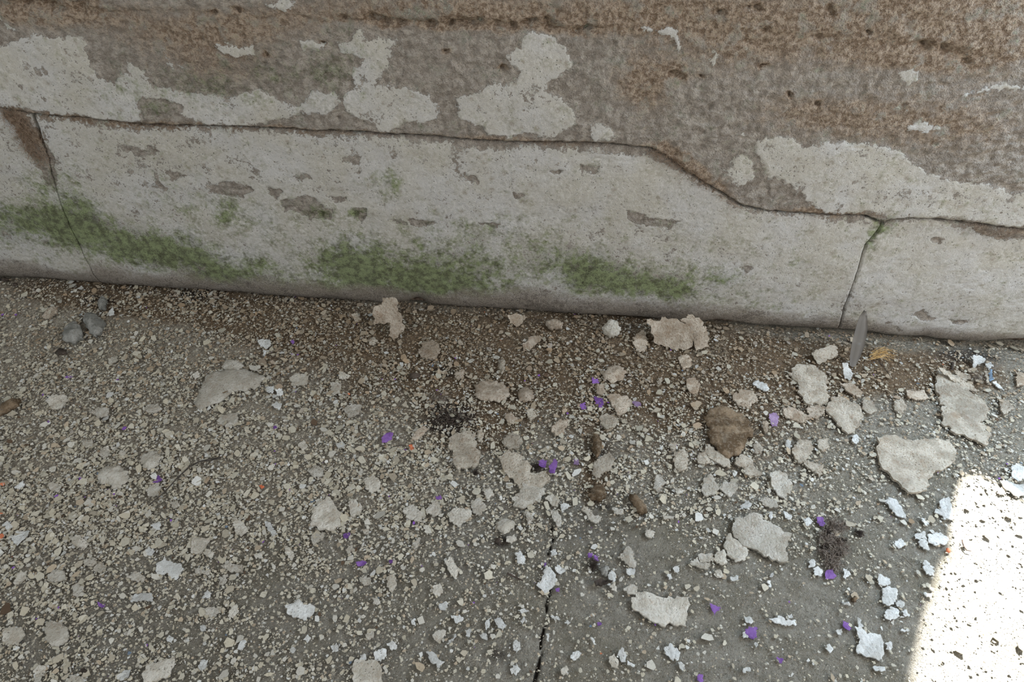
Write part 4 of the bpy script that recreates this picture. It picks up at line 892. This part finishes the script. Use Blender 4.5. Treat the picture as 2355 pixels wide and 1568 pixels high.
def to_plane(px, py, p0, ang):
    n = np.array([0, -math.sin(ang), math.cos(ang)]); d = ray(px, py); t = ((p0-CP)@n)/(d@n); return CP+d*t[:, None]
def to_ground(px, py):
    p = on_floor(px, py); 
    for _ in range(3):
        z = ground_h(p[:, 0], p[:, 1]); d = ray(px, py); t = (z-CP[2])/d[:, 2]; p = CP+d*t[:, None]
    return p
def jag(P, step, amp, r):
    out = []
    n = len(P)
    for i in range(n):
        a = P[i]; b = P[(i+1) % n]; L = np.hypot(*(b-a)); k = max(1, int(round(L/step))); nr = np.array([-(b-a)[1], (b-a)[0]])/(L+1e-9)
        for j in range(k):
            t = j/k; o = 0 if j == 0 else r.normal(0, amp*min(1, L/(step*3)))
            out.append(a+(b-a)*t+nr*o)
    return np.array(out)
def edge_dist(p, poly):
    d2 = np.full(len(p), 1e9); n = len(poly)
    for i in range(n):
        a = poly[i]; e = poly[(i+1) % n]-a; t = np.clip(((p-a)@e)/(e@e+1e-12), 0, 1); q = p-a-t[:, None]*e; d2 = np.minimum(d2, (q*q).sum(1))
    return np.sqrt(d2)
def build_flake(name, kind, px, py, lean=0.0, lift=0.0, dome=None, seed=0, thick=None, curl=None, foot=None, mat=None):
    r = np.random.default_rng(seed+100)
    px = np.asarray(px, float); py = np.asarray(py, float)
    if lean:
        i = np.argmax(py) if foot is None else None
        p0 = to_ground([px[i]], [py[i]])[0] if foot is None else to_ground([foot[0]], [foot[1]])[0]
    else:
        p0 = to_ground([px.mean()], [py.mean()])[0]
    p0 = p0+np.array([0, 0, lift*0.5]); ang = math.radians(lean)
    P = to_plane(px, py, p0, ang); c = P.mean(0)
    ey = np.array([0, math.cos(ang), math.sin(ang)]); nz = np.array([0, -math.sin(ang), math.cos(ang)])
    q = np.stack([(P-c)[:, 0], (P-c)@ey], 1)
    size = math.sqrt(np.prod(np.ptp(q, axis=0)))
    step = max(0.0008, size/24)
    poly = jag(q, step*2, step*.75, r); poly = jag(poly, step, step*.28, r)
    n = len(poly)
    s = max(0.0012, size/15)
    gx, gy = np.meshgrid(np.arange(q[:, 0].min(), q[:, 0].max(), s), np.arange(q[:, 1].min(), q[:, 1].max(), s)); g = np.stack([gx.ravel(), gy.ravel()], 1)+r.normal(0, s*.12, (gx.size, 2))
    ins = np.zeros(len(g), bool)
    for i in range(n):
        a = poly[i]; b = poly[(i+1) % n]
        with np.errstate(divide='ignore', invalid='ignore'):
            cnd = ((a[1] > g[:, 1]) != (b[1] > g[:, 1])) & (g[:, 0] < (b[0]-a[0])*(g[:, 1]-a[1])/(b[1]-a[1]+1e-15)+a[0])
        ins ^= cnd
    g = g[ins]
    if len(g): g = g[edge_dist(g, poly) > s*0.45]
    V = [Vector((float(a), float(b))) for a, b in np.concatenate([poly, g])]
    vo, eo, fo, *_ = delaunay_2d_cdt(V, [(i, (i+1) % n) for i in range(n)], [], 1, 1e-7)
    v2 = np.array([(p[0], p[1]) for p in vo]); tri = np.array([list(f) for f in fo if len(f) == 3])
    if len(tri) == 0: return None
    a = v2[tri]; ar = (a[:, 1, 0]-a[:, 0, 0])*(a[:, 2, 1]-a[:, 0, 1])-(a[:, 2, 0]-a[:, 0, 0])*(a[:, 1, 1]-a[:, 0, 1]); tri[ar < 0] = tri[ar < 0][:, ::-1]
    ed = edge_dist(v2, poly); R = max(ed.max(), 1e-4)
    th = thick if thick is not None else {'c': 0.0013+0.022*size, 'w': 0.0010+0.012*size, 't': 0.0013+0.022*size, 'p': 0.0005, 'q': 0.0006, 'o': 0.0007, 'u': 0.0007, 'd': 0.0016, 'g': 0.006, 'b': 0.006}[kind]
    wx, wy = c[0]+v2[:, 0], c[1]+v2[:, 1]*math.cos(ang)
    top = 0.0006*fbm(wx+seed, wy, 0.004, 2, seed)+0.0008*fbm(wx+seed, wy, 0.012, 2, seed+1)*min(1, size/.03)+0.02*size*fbm(wx+seed, wy, max(size*.5, .004), 2, seed+3)
    dm = dome if dome is not None else (0.22*size if kind in 'gb' else 0.0)
    if dm:
        top = top+dm*np.sqrt(np.clip(ed/R, 0, 1))+0.3*dm*fbm(wx, wy, size*.35, 2, seed+9)
        bot = np.full(len(v2), -th*0.6)
    else:
        cu = curl if curl is not None else abs(r.normal(0.035, 0.035))
        cd_ = r.uniform(0, 2*PI); u = (v2[:, 0]*math.cos(cd_)+v2[:, 1]*math.sin(cd_))/(size+1e-6)
        top = top+cu*size*(u*u*3.0)-0.25*th*np.clip(1-ed/(th*1.2), 0, 1)
        tilt = r.normal(0, 0.03, 2); top = top+v2@tilt*1.0
        bot = top-th
    if not lean:
        gz = ground_h(wx, wy)-ground_h(c[0:1], c[1:2])[0]; top = top+gz*0.7; bot = bot+gz*0.7
        # seat: the lowest underside point touches the ground
        below = (bot+c[2]-lift*0.5)-ground_h(wx, wy); sh = -np.percentile(below, 30)+0.0002+0.0014*float(np.clip(density(px[:1], py[:1])[0]-.3, 0, .8)); top = top+sh; bot = bot+sh
    m = len(v2)
    l = lambda h: np.concatenate([v2, h[:, None]], 1)
    L = np.concatenate([l(top), l(bot)])
    co = np.stack([L[:, 0], L[:, 1]*ey[1]+L[:, 2]*nz[1], L[:, 1]*ey[2]+L[:, 2]*nz[2]], 1)
    e = {}
    for t in tri:
        for k in range(3):
            x_, y_ = int(t[k]), int(t[(k+1) % 3])
            if (y_, x_) in e: del e[(y_, x_)]
            else: e[(x_, y_)] = 1
    sd = np.array([(y_, x_, x_+m, y_+m) for x_, y_ in e])
    ob = mesh_np(name, co, [tri, tri[:, ::-1]+m, sd], mat or MF[kind], None, bool(dm))
    ob.location = c
    return ob

def group_for(kind):
    return {'c': 'cream plaster flakes fallen on the floor', 'w': 'white limewash flakes fallen on the floor', 't': 'dusty tan flakes by the wall foot', 'p': 'purple paint chips on the floor', 'q': 'mauve paint chips on the floor',
            'g': 'grey stone fragments by the wall', 'b': 'brown earthy pieces on the floor', 'd': 'dark crumbs on the floor', 'o': 'orange paint specks on the floor', 'u': 'blue-grey paint chips'}[kind]
NAME = {'c': 'plaster_flake', 'w': 'limewash_flake', 't': 'plaster_flake', 'p': 'paint_chip', 'q': 'paint_chip', 'g': 'stone_fragment', 'b': 'earth_lump', 'd': 'dark_crumb', 'o': 'paint_speck', 'u': 'paint_chip'}
CATN = {'c': 'plaster flake', 'w': 'limewash flake', 't': 'plaster flake', 'p': 'paint chip', 'q': 'paint chip', 'g': 'stone', 'b': 'earth lump', 'd': 'crumb', 'o': 'paint speck', 'u': 'paint chip'}
rows = []
for line in FLAKES.strip().split('\n'):
    d, _, lab = line.partition('|'); k = d.split(); o = OFF[k[0][0]]; v = np.array(k[1:], float).reshape(-1, 2)/2.8+np.array(o)
    rows.append((k[0][1], v, lab.strip()))
    if lab.strip(): used_labels.add(lab.strip())
flake_px = []
for i, (kind, v, lab) in enumerate(rows):
    nm = NAME[kind]; extra = {}
    if 'seed husk' in lab or 'oval seed' in lab: nm, ct = 'seed', 'seed'; extra = {'dome': 0.002}
    elif 'yellow-orange seed' in lab: nm, ct = 'seed', 'seed'; extra = {'dome': 0.002}
    elif 'leaf scrap' in lab and kind in 'pd' and 'lilac' not in lab and not 'right of the purple leaf' in lab: nm, ct = 'leaf_scrap', 'leaf scrap'; extra = {'curl': 0.25, 'lift': 0.002}
    elif 'pebble' in lab: nm, ct = 'pebble', 'pebble'
    else: ct = CATN[kind]
    if kind == 'd' and not extra: extra = {'dome': 0.0018}
    if 'domed' in lab or 'lump of plaster' in lab: extra['dome'] = 0.004
    if 'crust mound breaking' in lab: extra = {'dome': 0.0035}
    if 'crumbling round' in lab or 'round crumbling' in lab or 'crumbly' in lab: extra = {'dome': 0.003}
    if 'brown rounded slab' in lab: extra = {'dome': 0.0028}
    if 'propped at the foot' in lab: extra = {'lean': 38}
    if 'upright white chip' in lab: extra = {'lean': 45}
    if 'leaning against' in lab or 'leaning in' in lab: extra = {'lean': 45}
    if 'tilted up' in lab: extra = {'lean': 25}
    if 'curled strip' in lab or 'curled cream strip' in lab: extra = {'lean': 40, 'curl': .2}
    if kind == 'c' and v[:, 1].mean() < 1110 and v[:, 0].mean() > 850: extra['mat'] = MF['m']
    ob = build_flake(nm, kind, v[:, 0], v[:, 1], seed=i, **extra)
    if ob is None: print('no mesh', i, lab); continue
    if not lab:
        lab = auto_label(kind, v); used_labels.add(lab)
    tag(ob, lab, ct, group_for(kind)); flake_px.append(v)

# flakes standing or leaning against the foot of the wall
LEAN = [
 ('c', [880,685, 901,682, 914,687, 912,703, 925,728, 926,764, 916,771, 907,785, 894,771, 898,742, 876,742, 862,746, 857,717, 864,703, 878,701], 62, (905,783), 'tall ragged tan flake standing upright against the wall foot, left of centre'),
 ('t', [1487,732, 1510,738, 1530,728, 1560,735, 1585,750, 1595,775, 1585,798, 1545,803, 1508,790, 1497,755], 55, (1545,803), 'wide tan flake leaning on the wall foot, front one of an overlapping pair'),
 ('c', [1563,735, 1590,722, 1612,735, 1630,765, 1632,797, 1600,806, 1592,775, 1580,750], 55, (1612,806), 'curved tan flake leaning behind the wide one, right one of the pair'),
 ('c', [1384,752, 1402,735, 1420,738, 1429,760, 1420,774, 1400,778, 1388,768], 50, (1405,778), 'clump of crumbly plaster propped at the wall foot left of the wide leaning flake'),
 ('t', [1255,738, 1280,733, 1296,742, 1292,756, 1268,760, 1256,750], 45, (1275,762), 'grey dusty lump against the wall foot above centre'),
]
for i, (k, v, lean, foot, lab) in enumerate(LEAN):
    v = np.array(v, float).reshape(-1, 2); kw = {}
    if 'clump' in lab or 'lump' in lab: kw = {'dome': 0.006}
    ob = build_flake('plaster_flake', k, v[:, 0], v[:, 1], lean=lean, foot=foot, seed=900+i, curl=0.10, thick=0.0016, mat=MF['t'] if 'tan' in lab else None, **kw)
    tag(ob, lab, 'plaster flake', 'flakes leaning on the wall foot')

# ------------------------------------------------------------------ grey translucent strip leaning on the wall
def film_strip():
    m, nt, b = new_mat('dusty_grey_film'); b.inputs['Base Color'].default_value = (0.19, 0.17, 0.15, 1); b.inputs['Alpha'].default_value = 0.68; b.inputs['Roughness'].default_value = .6
    cen = [(1960,842),(1966,820),(1972,798),(1978,775),(1983,750),(1986,730),(1990,714)]; wid = [12,22,27,28,25,17,5]
    P = []; foot = to_ground([1960], [842])[0]
    for (x_, y_), w in zip(cen, wid):
        for s in (-.5, -.17, .17, .5):
            q = to_plane(np.array([x_+s*w]), np.array([y_+s*w*0.35]), foot+np.array([0, 0, .001]), math.radians(66))[0]
            P.append(q+np.array([0, -0.0015*(1-4*s*s), 0]))
    P = np.array(P); nb = len(P); c = foot
    f = grid_faces(len(cen), 4); B = P+np.array([0, 0.0004, 0])
    ring = [i*4 for i in range(7)]+[25, 26]+[i*4+3 for i in range(6, -1, -1)]+[2, 1]
    q = np.array([(ring[k], ring[(k+1) % len(ring)], ring[(k+1) % len(ring)]+nb, ring[k]+nb) for k in range(len(ring))])
    o = mesh_np('film_strip', np.concatenate([P, B])-c, [f, f[:, ::-1]+nb, q], m, None, True); o.location = c
    tag(o, 'thin translucent grey strip of film leaning against the wall foot at right', 'strip')
film_strip()

# ------------------------------------------------------------------ fibres: tuft, joint cobwebs, straw, twigs
M_TUFT = plain('grey_brown_fibre', (0.15, 0.115, 0.09), (0.36, 0.305, 0.255), 300, 0.0004)
M_DARKF = plain('dark_fibre', (0.03, 0.022, 0.018), (0.10, 0.075, 0.06), 300, 0.0004)
M_ROOT = plain('rusty_root_fibre', (0.20, 0.125, 0.075), (0.40, 0.30, 0.22), 200, 0.0004)
M_STRAW = plain('yellow_straw', (0.42, 0.24, 0.08), (0.58, 0.38, 0.16), 200, 0.0004)
M_DARKT = plain('dark_twig', (0.035, 0.03, 0.025), (0.10, 0.085, 0.07), 200, 0.0006)
M_TWIG = plain('dry_twig', (0.075, 0.06, 0.045), (0.19, 0.165, 0.13), 200, 0.0006)
def tangle(c, rx, ry, rz, n, r, length, rr, squash=1):
    paths = []; rads = []
    for _ in range(n):
        p = r.normal(0, .42, 3)*np.array([rx, ry, rz]); p[2] = abs(p[2])
        d = r.normal(0, 1, 3); d /= np.linalg.norm(d); L = []
        for k in range(9):
            L.append(p.copy()); d = d+r.normal(0, .55, 3)-0.25*p/np.array([rx, ry, rz]); d /= np.linalg.norm(d); p = p+d*length/9; p[2] = max(p[2], 0.0003)
        paths.append(np.array(L)); rads.append(r.uniform(.5, 1.2)*rr)
    return paths, rads
def tuft(px, py, rx, ry, rz, n, mat, name, seed, parent=None, length=0.02, rr=0.00016):
    r = np.random.default_rng(seed); c = to_ground([px], [py])[0]
    pa, ra = tangle(c, rx, ry, rz, n, r, length, rr); v, f = tubes(pa, ra)
    if parent is None:
        o = mesh_np(name, v, f, mat); o.location = c; return o
    o = mesh_np(name, v+(c-np.array(parent.location)), f, mat, parent); return o
root = bpy.data.objects.new('fibre_tuft', None); COL.objects.link(root); root.location = to_ground([1915], [1250])[0]; root.empty_display_size = .01
tag(root, 'tangled grey-brown tuft of hair and fluff on the concrete, lower right', 'fibre tuft')
for k, (px_, py_, a, b_, cz, n_) in enumerate([(x[0], x[1], x[2]*1.1, x[3]*1.1, x[4], x[5]//2) for x in [(1922,1212,.0085,.007,.004,320),(1905,1240,.009,.007,.0045,340),(1930,1258,.008,.008,.0045,340),(1908,1278,.0085,.007,.004,340),(1915,1300,.006,.005,.003,160)]]):
    tag(tuft(px_, py_, a, b_, cz, n_, M_TUFT, 'fluff', 40+k, root, .014, .00034), kind='stuff')
for k, (px_, py_) in enumerate([(1896,1262),(1934,1245),(1903,1225),(1925,1275)]):
    o = tag(tuft(px_, py_, 0.0035, .003, .004, 60, M_DARKF, 'dark_core', 60+k, root, .008, .0004), kind='stuff')
tag(tuft(1977, 1227, .0035, .004, .002, 160, M_DARKF, 'small_fluff', 70, None, .008, .00015), 'small dark wisp of fluff right of the grey fibre tuft', 'fluff')
tag(tuft(2250, 948, .005, .007, .002, 160, M_TUFT, 'small_fluff', 71, None, .009, .00013), 'small brown wisp of fluff on the largest pale crust at far right', 'fluff')
tag(tuft(1365, 1300, .004, .007, .003, 170, M_DARKF, 'small_fluff', 72, None, .010, .00015), 'dark wisp of fluff among purple scraps left of the white pointed flake', 'fluff')
tag(tuft(1235, 1075, .007, .004, .002, 170, M_DARKF, 'small_fluff', 73, None, .012, .00013), 'dark brown wisp of fluff on the broad cream flake beside the purple leaf scrap', 'fluff')
tag(tuft(1095, 1088, .004, .003, .003, 150, M_DARKF, 'small_fluff', 74, None, .008, .00018), 'dark wisp of fluff at the foot of the tall pitted flake', 'fluff')
tag(tuft(2245, 868, .016, .006, .006, 100, M_TUFT, 'cobweb', 75, None, .03, .00007), 'fine pale cobweb in the dark gap under the wall at far right', 'cobweb')
tag(tuft(1012, 918, .017, .009, .003, 260, M_TUFT, 'cobweb', 76, None, .02, .00007), 'fluffy grey-brown cobweb just above the dark debris hollow', 'cobweb')
tag(tuft(2280, 845, .010, .004, .006, 90, M_TUFT, 'cobweb', 77, None, .02, .00006), 'wispy cobweb under the wall beside the right edge', 'cobweb')

def stick(name, pts, rad, mat, lab, cat, z=0.0015, seed=1, sides=6):
    p = np.array(pts, float).reshape(-1, 2); P = to_ground(p[:, 0], p[:, 1]); P[:, 2] += z
    t = np.linspace(0, 1, len(P)); tt = np.linspace(0, 1, 24); Q = np.stack([np.interp(tt, t, P[:, i]) for i in range(3)], 1)
    Q[:, 0] += 0.0005*fbm(tt, tt, .2, 2, seed); Q[:, 2] += .0004*fbm(tt, tt+5, .15, 2, seed)
    v, f = tubes([Q], [rad], sides); c = P[0].copy(); o = mesh_np(name, v-c, f, mat); o.location = c; return tag(o, lab, cat)
stick('twig', [510,1058, 482,1063, 462,1066, 440,1078, 412,1104, 380,1138, 344,1168], .0012, M_DARKT, 'long thin bent grey twig on the pale litter at left', 'twig', .0042)
stick('twig', [1168,1320, 1184,1328, 1202,1336], .0011, M_DARKF, 'short dark twig piece on bare concrete left of the flake on the crack', 'twig', .0012, 2)
stick('twig', [2018,834, 2036,855, 2050,876], .0005, M_DARKF, 'thin dark stem right of the grey translucent strip', 'twig', .003, 3)
stick('twig', [1058,958, 1078,964, 1096,972], .0006, M_TWIG, 'thin dark stalk sticking out right of the dark debris hollow', 'twig', .003, 4)
stick('twig', [905,1030, 920,1026, 940,1029], .0005, M_DARKF, 'hair-thin dark stem left of the tall pitted flake', 'twig', .002, 5)
stick('twig', [2112,838, 2122,815], .0004, M_TWIG, 'tiny stem left of the dark gap at far right', 'twig', .003, 6)
stick('twig', [2212,1243, 2216,1258, 2222,1266, 2232,1268], .0008, M_DARKF, 'small dark curled twig inside the notch of the sunlit patch', 'twig', .001, 7)
stick('twig', [2075,1280, 2090,1296, 2098,1302], .0005, M_TWIG, 'small grey stem between the fibre tuft and the sunlit patch', 'twig', .001, 8)
r = np.random.default_rng(5); pa = []
for k in range(22):
    x0 = r.uniform(1995, 2010); y0 = r.uniform(812, 830); a = to_ground([x0, x0+r.uniform(12, 34), x0+r.uniform(30, 60)], [y0, y0-r.uniform(-2, 8), y0+r.uniform(-6, 8)]); a[:, 2] += [.002, .007, .003]; pa.append(a)
v, f = tubes(pa, [.00035]*len(pa)); c = pa[0][0].copy(); o = mesh_np('straw_wisp', v-c, f, M_STRAW); o.location = c
tag(o, 'small wisp of yellow-orange straw right of the grey translucent strip', 'straw')
# litter of dark slivers inside the hollow
r = np.random.default_rng(6); pa = []
for k in range(120):
    x0 = r.normal(1042, 24); y0 = r.normal(962, 13); a_ = r.uniform(0, PI); L = r.uniform(5, 20); a = to_ground([x0, x0+L*math.cos(a_)], [y0, y0+L*math.sin(a_)*.6]); a[:, 2] += r.uniform(.0015, .006, 2); pa.append(a)
v, f = tubes(pa, list(r.uniform(.0003, .0009, 120)), 4); c = to_ground([1042], [962])[0]; o = mesh_np('dark_debris', v-c, f, M_DARKF); o.location = c
tag(o, 'nest of dark slivers and scraps in the hollow left of centre', 'debris', kind='stuff')
# root-like fibres and cobweb along the wall joints: part of the wall
def joint_fibres(spans, seed, mat, n, ln, rr):
    r = np.random.default_rng(seed); pa = []; ra = []
    for (x0, y0, x1, y1, w, dens) in spans:
        for k in range(int(n*dens)):
            t = r.uniform(); c_ = on_wall([x0+(x1-x0)*t+r.normal(0, w)], [y0+(y1-y0)*t+r.normal(0, w*.6)])[0]
            d = r.normal(0, 1, 3)*np.array([.7, .25, 1.0]); d /= np.linalg.norm(d); p = c_+np.array([0, -0.003, 0]); L = []
            for j in range(6):
                L.append(p.copy()); d = d+r.normal(0, .4, 3)*np.array([1, .4, 1]); d /= np.linalg.norm(d); p = p+d*ln*r.uniform(.6, 1.3)/6; p[1] = min(max(p[1], -0.010), 0.004)
            pa.append(np.array(L)); ra.append(rr*r.uniform(.5, 1.2))
    v, f = tubes(pa, ra); return tag(mesh_np('joint_fibres', v, f, mat, core), kind='stuff')
tag(joint_fibres([(15,255,60,290,10,1.2),(50,280,72,340,9,1.5),(75,340,105,368,8,.8)], 1, M_ROOT, 200, .016, .00016), 'rusty brown hairlike fibres in the left joint')
tag(joint_fibres([(1490,345,1560,375,7,1),(1560,375,1640,430,7,1),(1640,435,1700,470,5,.3)], 2, M_ROOT, 170, .012, .00014), 'rusty brown hairlike fibres in the sagging joint')
tag(joint_fibres([(2110,515,2240,530,5,.35),(2240,525,2355,540,8,1.0)], 3, M_TUFT, 170, .012, .00011), 'grey cobweb fibres in the right joint')
tag(joint_fibres([(200,275,430,290,5,.5),(440,285,800,298,3,.4)], 4, M_TUFT, 130, .008, .00009), 'fine grey fibres in the joint')

# ------------------------------------------------------------------ dense litter of chips and grit
def sample(n, r, expo=1.0):
    X_, Y_ = [], []; tot = 0
    while tot < n:
        x_ = r.uniform(-420, 2780, 40000); y_ = r.uniform(640, 1800, 40000); p = density(x_, y_)*np.clip(1-np.maximum(np.maximum(-x_, x_-2355), (y_-1568)*1.6)/380, 0, 1)
        cl = 0.72+0.9*(vnoise(x_/42, y_/26, 5)-.35)+.5*(vnoise(x_/14, y_/10, 6)-.5)
        k = r.uniform(0, 1.35, 40000) < (p**(expo*1.25))*cl
        X_.append(x_[k]); Y_.append(y_[k]); tot += k.sum()
    x_ = np.concatenate(X_)[:n]; y_ = np.concatenate(Y_)[:n]; p = to_ground(x_, y_); ok = p[:, 1] < 0.012
    return x_[ok], y_[ok], p[ok]
PAL = np.array([(0.52,0.48,0.385),(0.50,0.45,0.345),(0.55,0.52,0.45),(0.45,0.40,0.31),(0.59,0.58,0.54),(0.44,0.36,0.26)])
def chip_colors(px, py, r, n):
    warm = np.clip(np.exp(-((py-(0.07*px+640))/200)**2)*np.interp(px, [0, 500, 900, 1700, 2300], [.5, .75, 1.15, 1.05, .8]), 0, 1)
    c = PAL[r.choice(len(PAL), n, p=[.29, .25, .18, .13, .06, .09])]*r.uniform(.82, 1.1, (n, 1))
    tan = np.array([0.30, 0.215, 0.135])*r.uniform(.7, 1.35, (n, 1)); f = (r.uniform(0, 1, n) < warm*.8)[:, None]*r.uniform(.4, 1, (n, 1))
    c = c*(1-f)+tan*f; c = c*(1-.22*warm[:, None])
    k = r.uniform(0, 1, n); c[k < .0016] = (0.24, 0.10, 0.42); c[(k > .004) & (k < .012)] = (0.10, 0.065, 0.04); c[(k > .9990)] = (0.15, 0.20, 0.26); c[(k > .012) & (k < .0122)] = (.6, .2, .1); return c
LV, LF, LC, LO = [], {}, [], [0]
def litter(V, faces, col):
    for f in faces: LF.setdefault(f.shape[1], []).append(f+LO[0])
    LV.append(V); LC.append(col); LO[0] += len(V)
def chips(n, rmin, rmax, alpha, seed, K=6, expo=1.0, tiltk=1.0, thick=.20):
    r = np.random.default_rng(seed); px, py, P = sample(n, r, expo); n = len(P)
    u = r.uniform(0, 1, n); R = (rmin**-alpha-(rmin**-alpha-rmax**-alpha)*u)**(-1/alpha)   # power law, metres
    a = np.sort(r.uniform(0, 2*PI, (n, 1))+np.arange(K)*2*PI/K+r.uniform(-.42, .42, (n, K)), axis=1)
    rad = R[:, None]*r.uniform(.62, 1.15, (n, K)); el = r.uniform(.5, 1, (n, 1)); th = r.uniform(0, PI, (n, 1))
    lx = rad*np.cos(a); ly = rad*np.sin(a)*el; x_ = lx*np.cos(th)-ly*np.sin(th); y_ = lx*np.sin(th)+ly*np.cos(th)
    dn = density(px, py)[:, None]; tl = r.normal(0, .08+.13*np.clip(dn, 0, 1)*tiltk, (n, 2)); z_ = x_*tl[:, :1]+y_*tl[:, 1:]
    t = np.clip(R*thick, .00025, .0015)[:, None]; low = z_.min(1, keepdims=True); lift = np.abs(r.normal(0, .0008, (n, 1)))*np.clip(dn-.35, 0, 1)
    top = z_-low*.65+t+lift
    T = np.stack([P[:, :1]+x_, P[:, 1:2]+y_, P[:, 2:]+top], -1); B = T.copy(); B[..., 2] -= t*1.0; B[..., :2] = P[:, None, :2]+(B[..., :2]-P[:, None, :2])*.93
    V = np.concatenate([T, B], 1).reshape(-1, 3); base = (np.arange(n)*2*K)[:, None]
    top_f = base+np.arange(K)[None]; i = np.arange(K); j = (i+1) % K
    sf = np.stack([base+j, base+i, base+i+K, base+j+K], -1).reshape(-1, 4)
    col = np.repeat(chip_colors(px, py, r, n), 2*K, 0)
    litter(V, [top_f, sf], col)
chips(13500, .0016, .0060, 2.7, 11, 6, 1.3)
chips(68000, .0008, .0024, 2.0, 12, 5, 1.0, 1.2, .25)
def grit(n, seed):
    r = np.random.default_rng(seed); px, py, P = sample(n, r, .45); n = len(P); R = r.uniform(.00022, .0008, (n, 1)); a = r.uniform(0, 2*PI, (n, 1))+np.arange(3)*2*PI/3+r.uniform(-.4, .4, (n, 3))
    Bs = np.stack([P[:, :1]+R*np.cos(a), P[:, 1:2]+R*np.sin(a), np.repeat(P[:, 2:], 3, 1)-.0001], -1); A = P+np.concatenate([r.normal(0, .0001, (n, 2)), R*r.uniform(.5, 1.1, (n, 1))], 1)
    V = np.concatenate([Bs, A[:, None]], 1).reshape(-1, 3); b = (np.arange(n)*4)[:, None]
    f = np.concatenate([np.concatenate([b+i, b+(i+1) % 3, b+3], 1) for i in range(3)])
    litter(V, [f], np.repeat(chip_colors(px, py, r, n), 4, 0))
grit(66000, 13)
tag(mesh_np('plaster_litter', np.concatenate(LV), [np.concatenate(v) for v in LF.values()], M_CHIP, None, False, None, np.concatenate(LC)), 'litter of broken cream plaster chips, crumbs and grit strewn over the concrete', 'debris', kind='stuff')
print('flakes', len(rows), 'tris', sum(sum(len(p.vertices)-2 for p in o.data.polygons) if len(o.data.polygons) < 3000 else len(o.data.polygons)*2 for o in bpy.data.objects if o.type == 'MESH'))
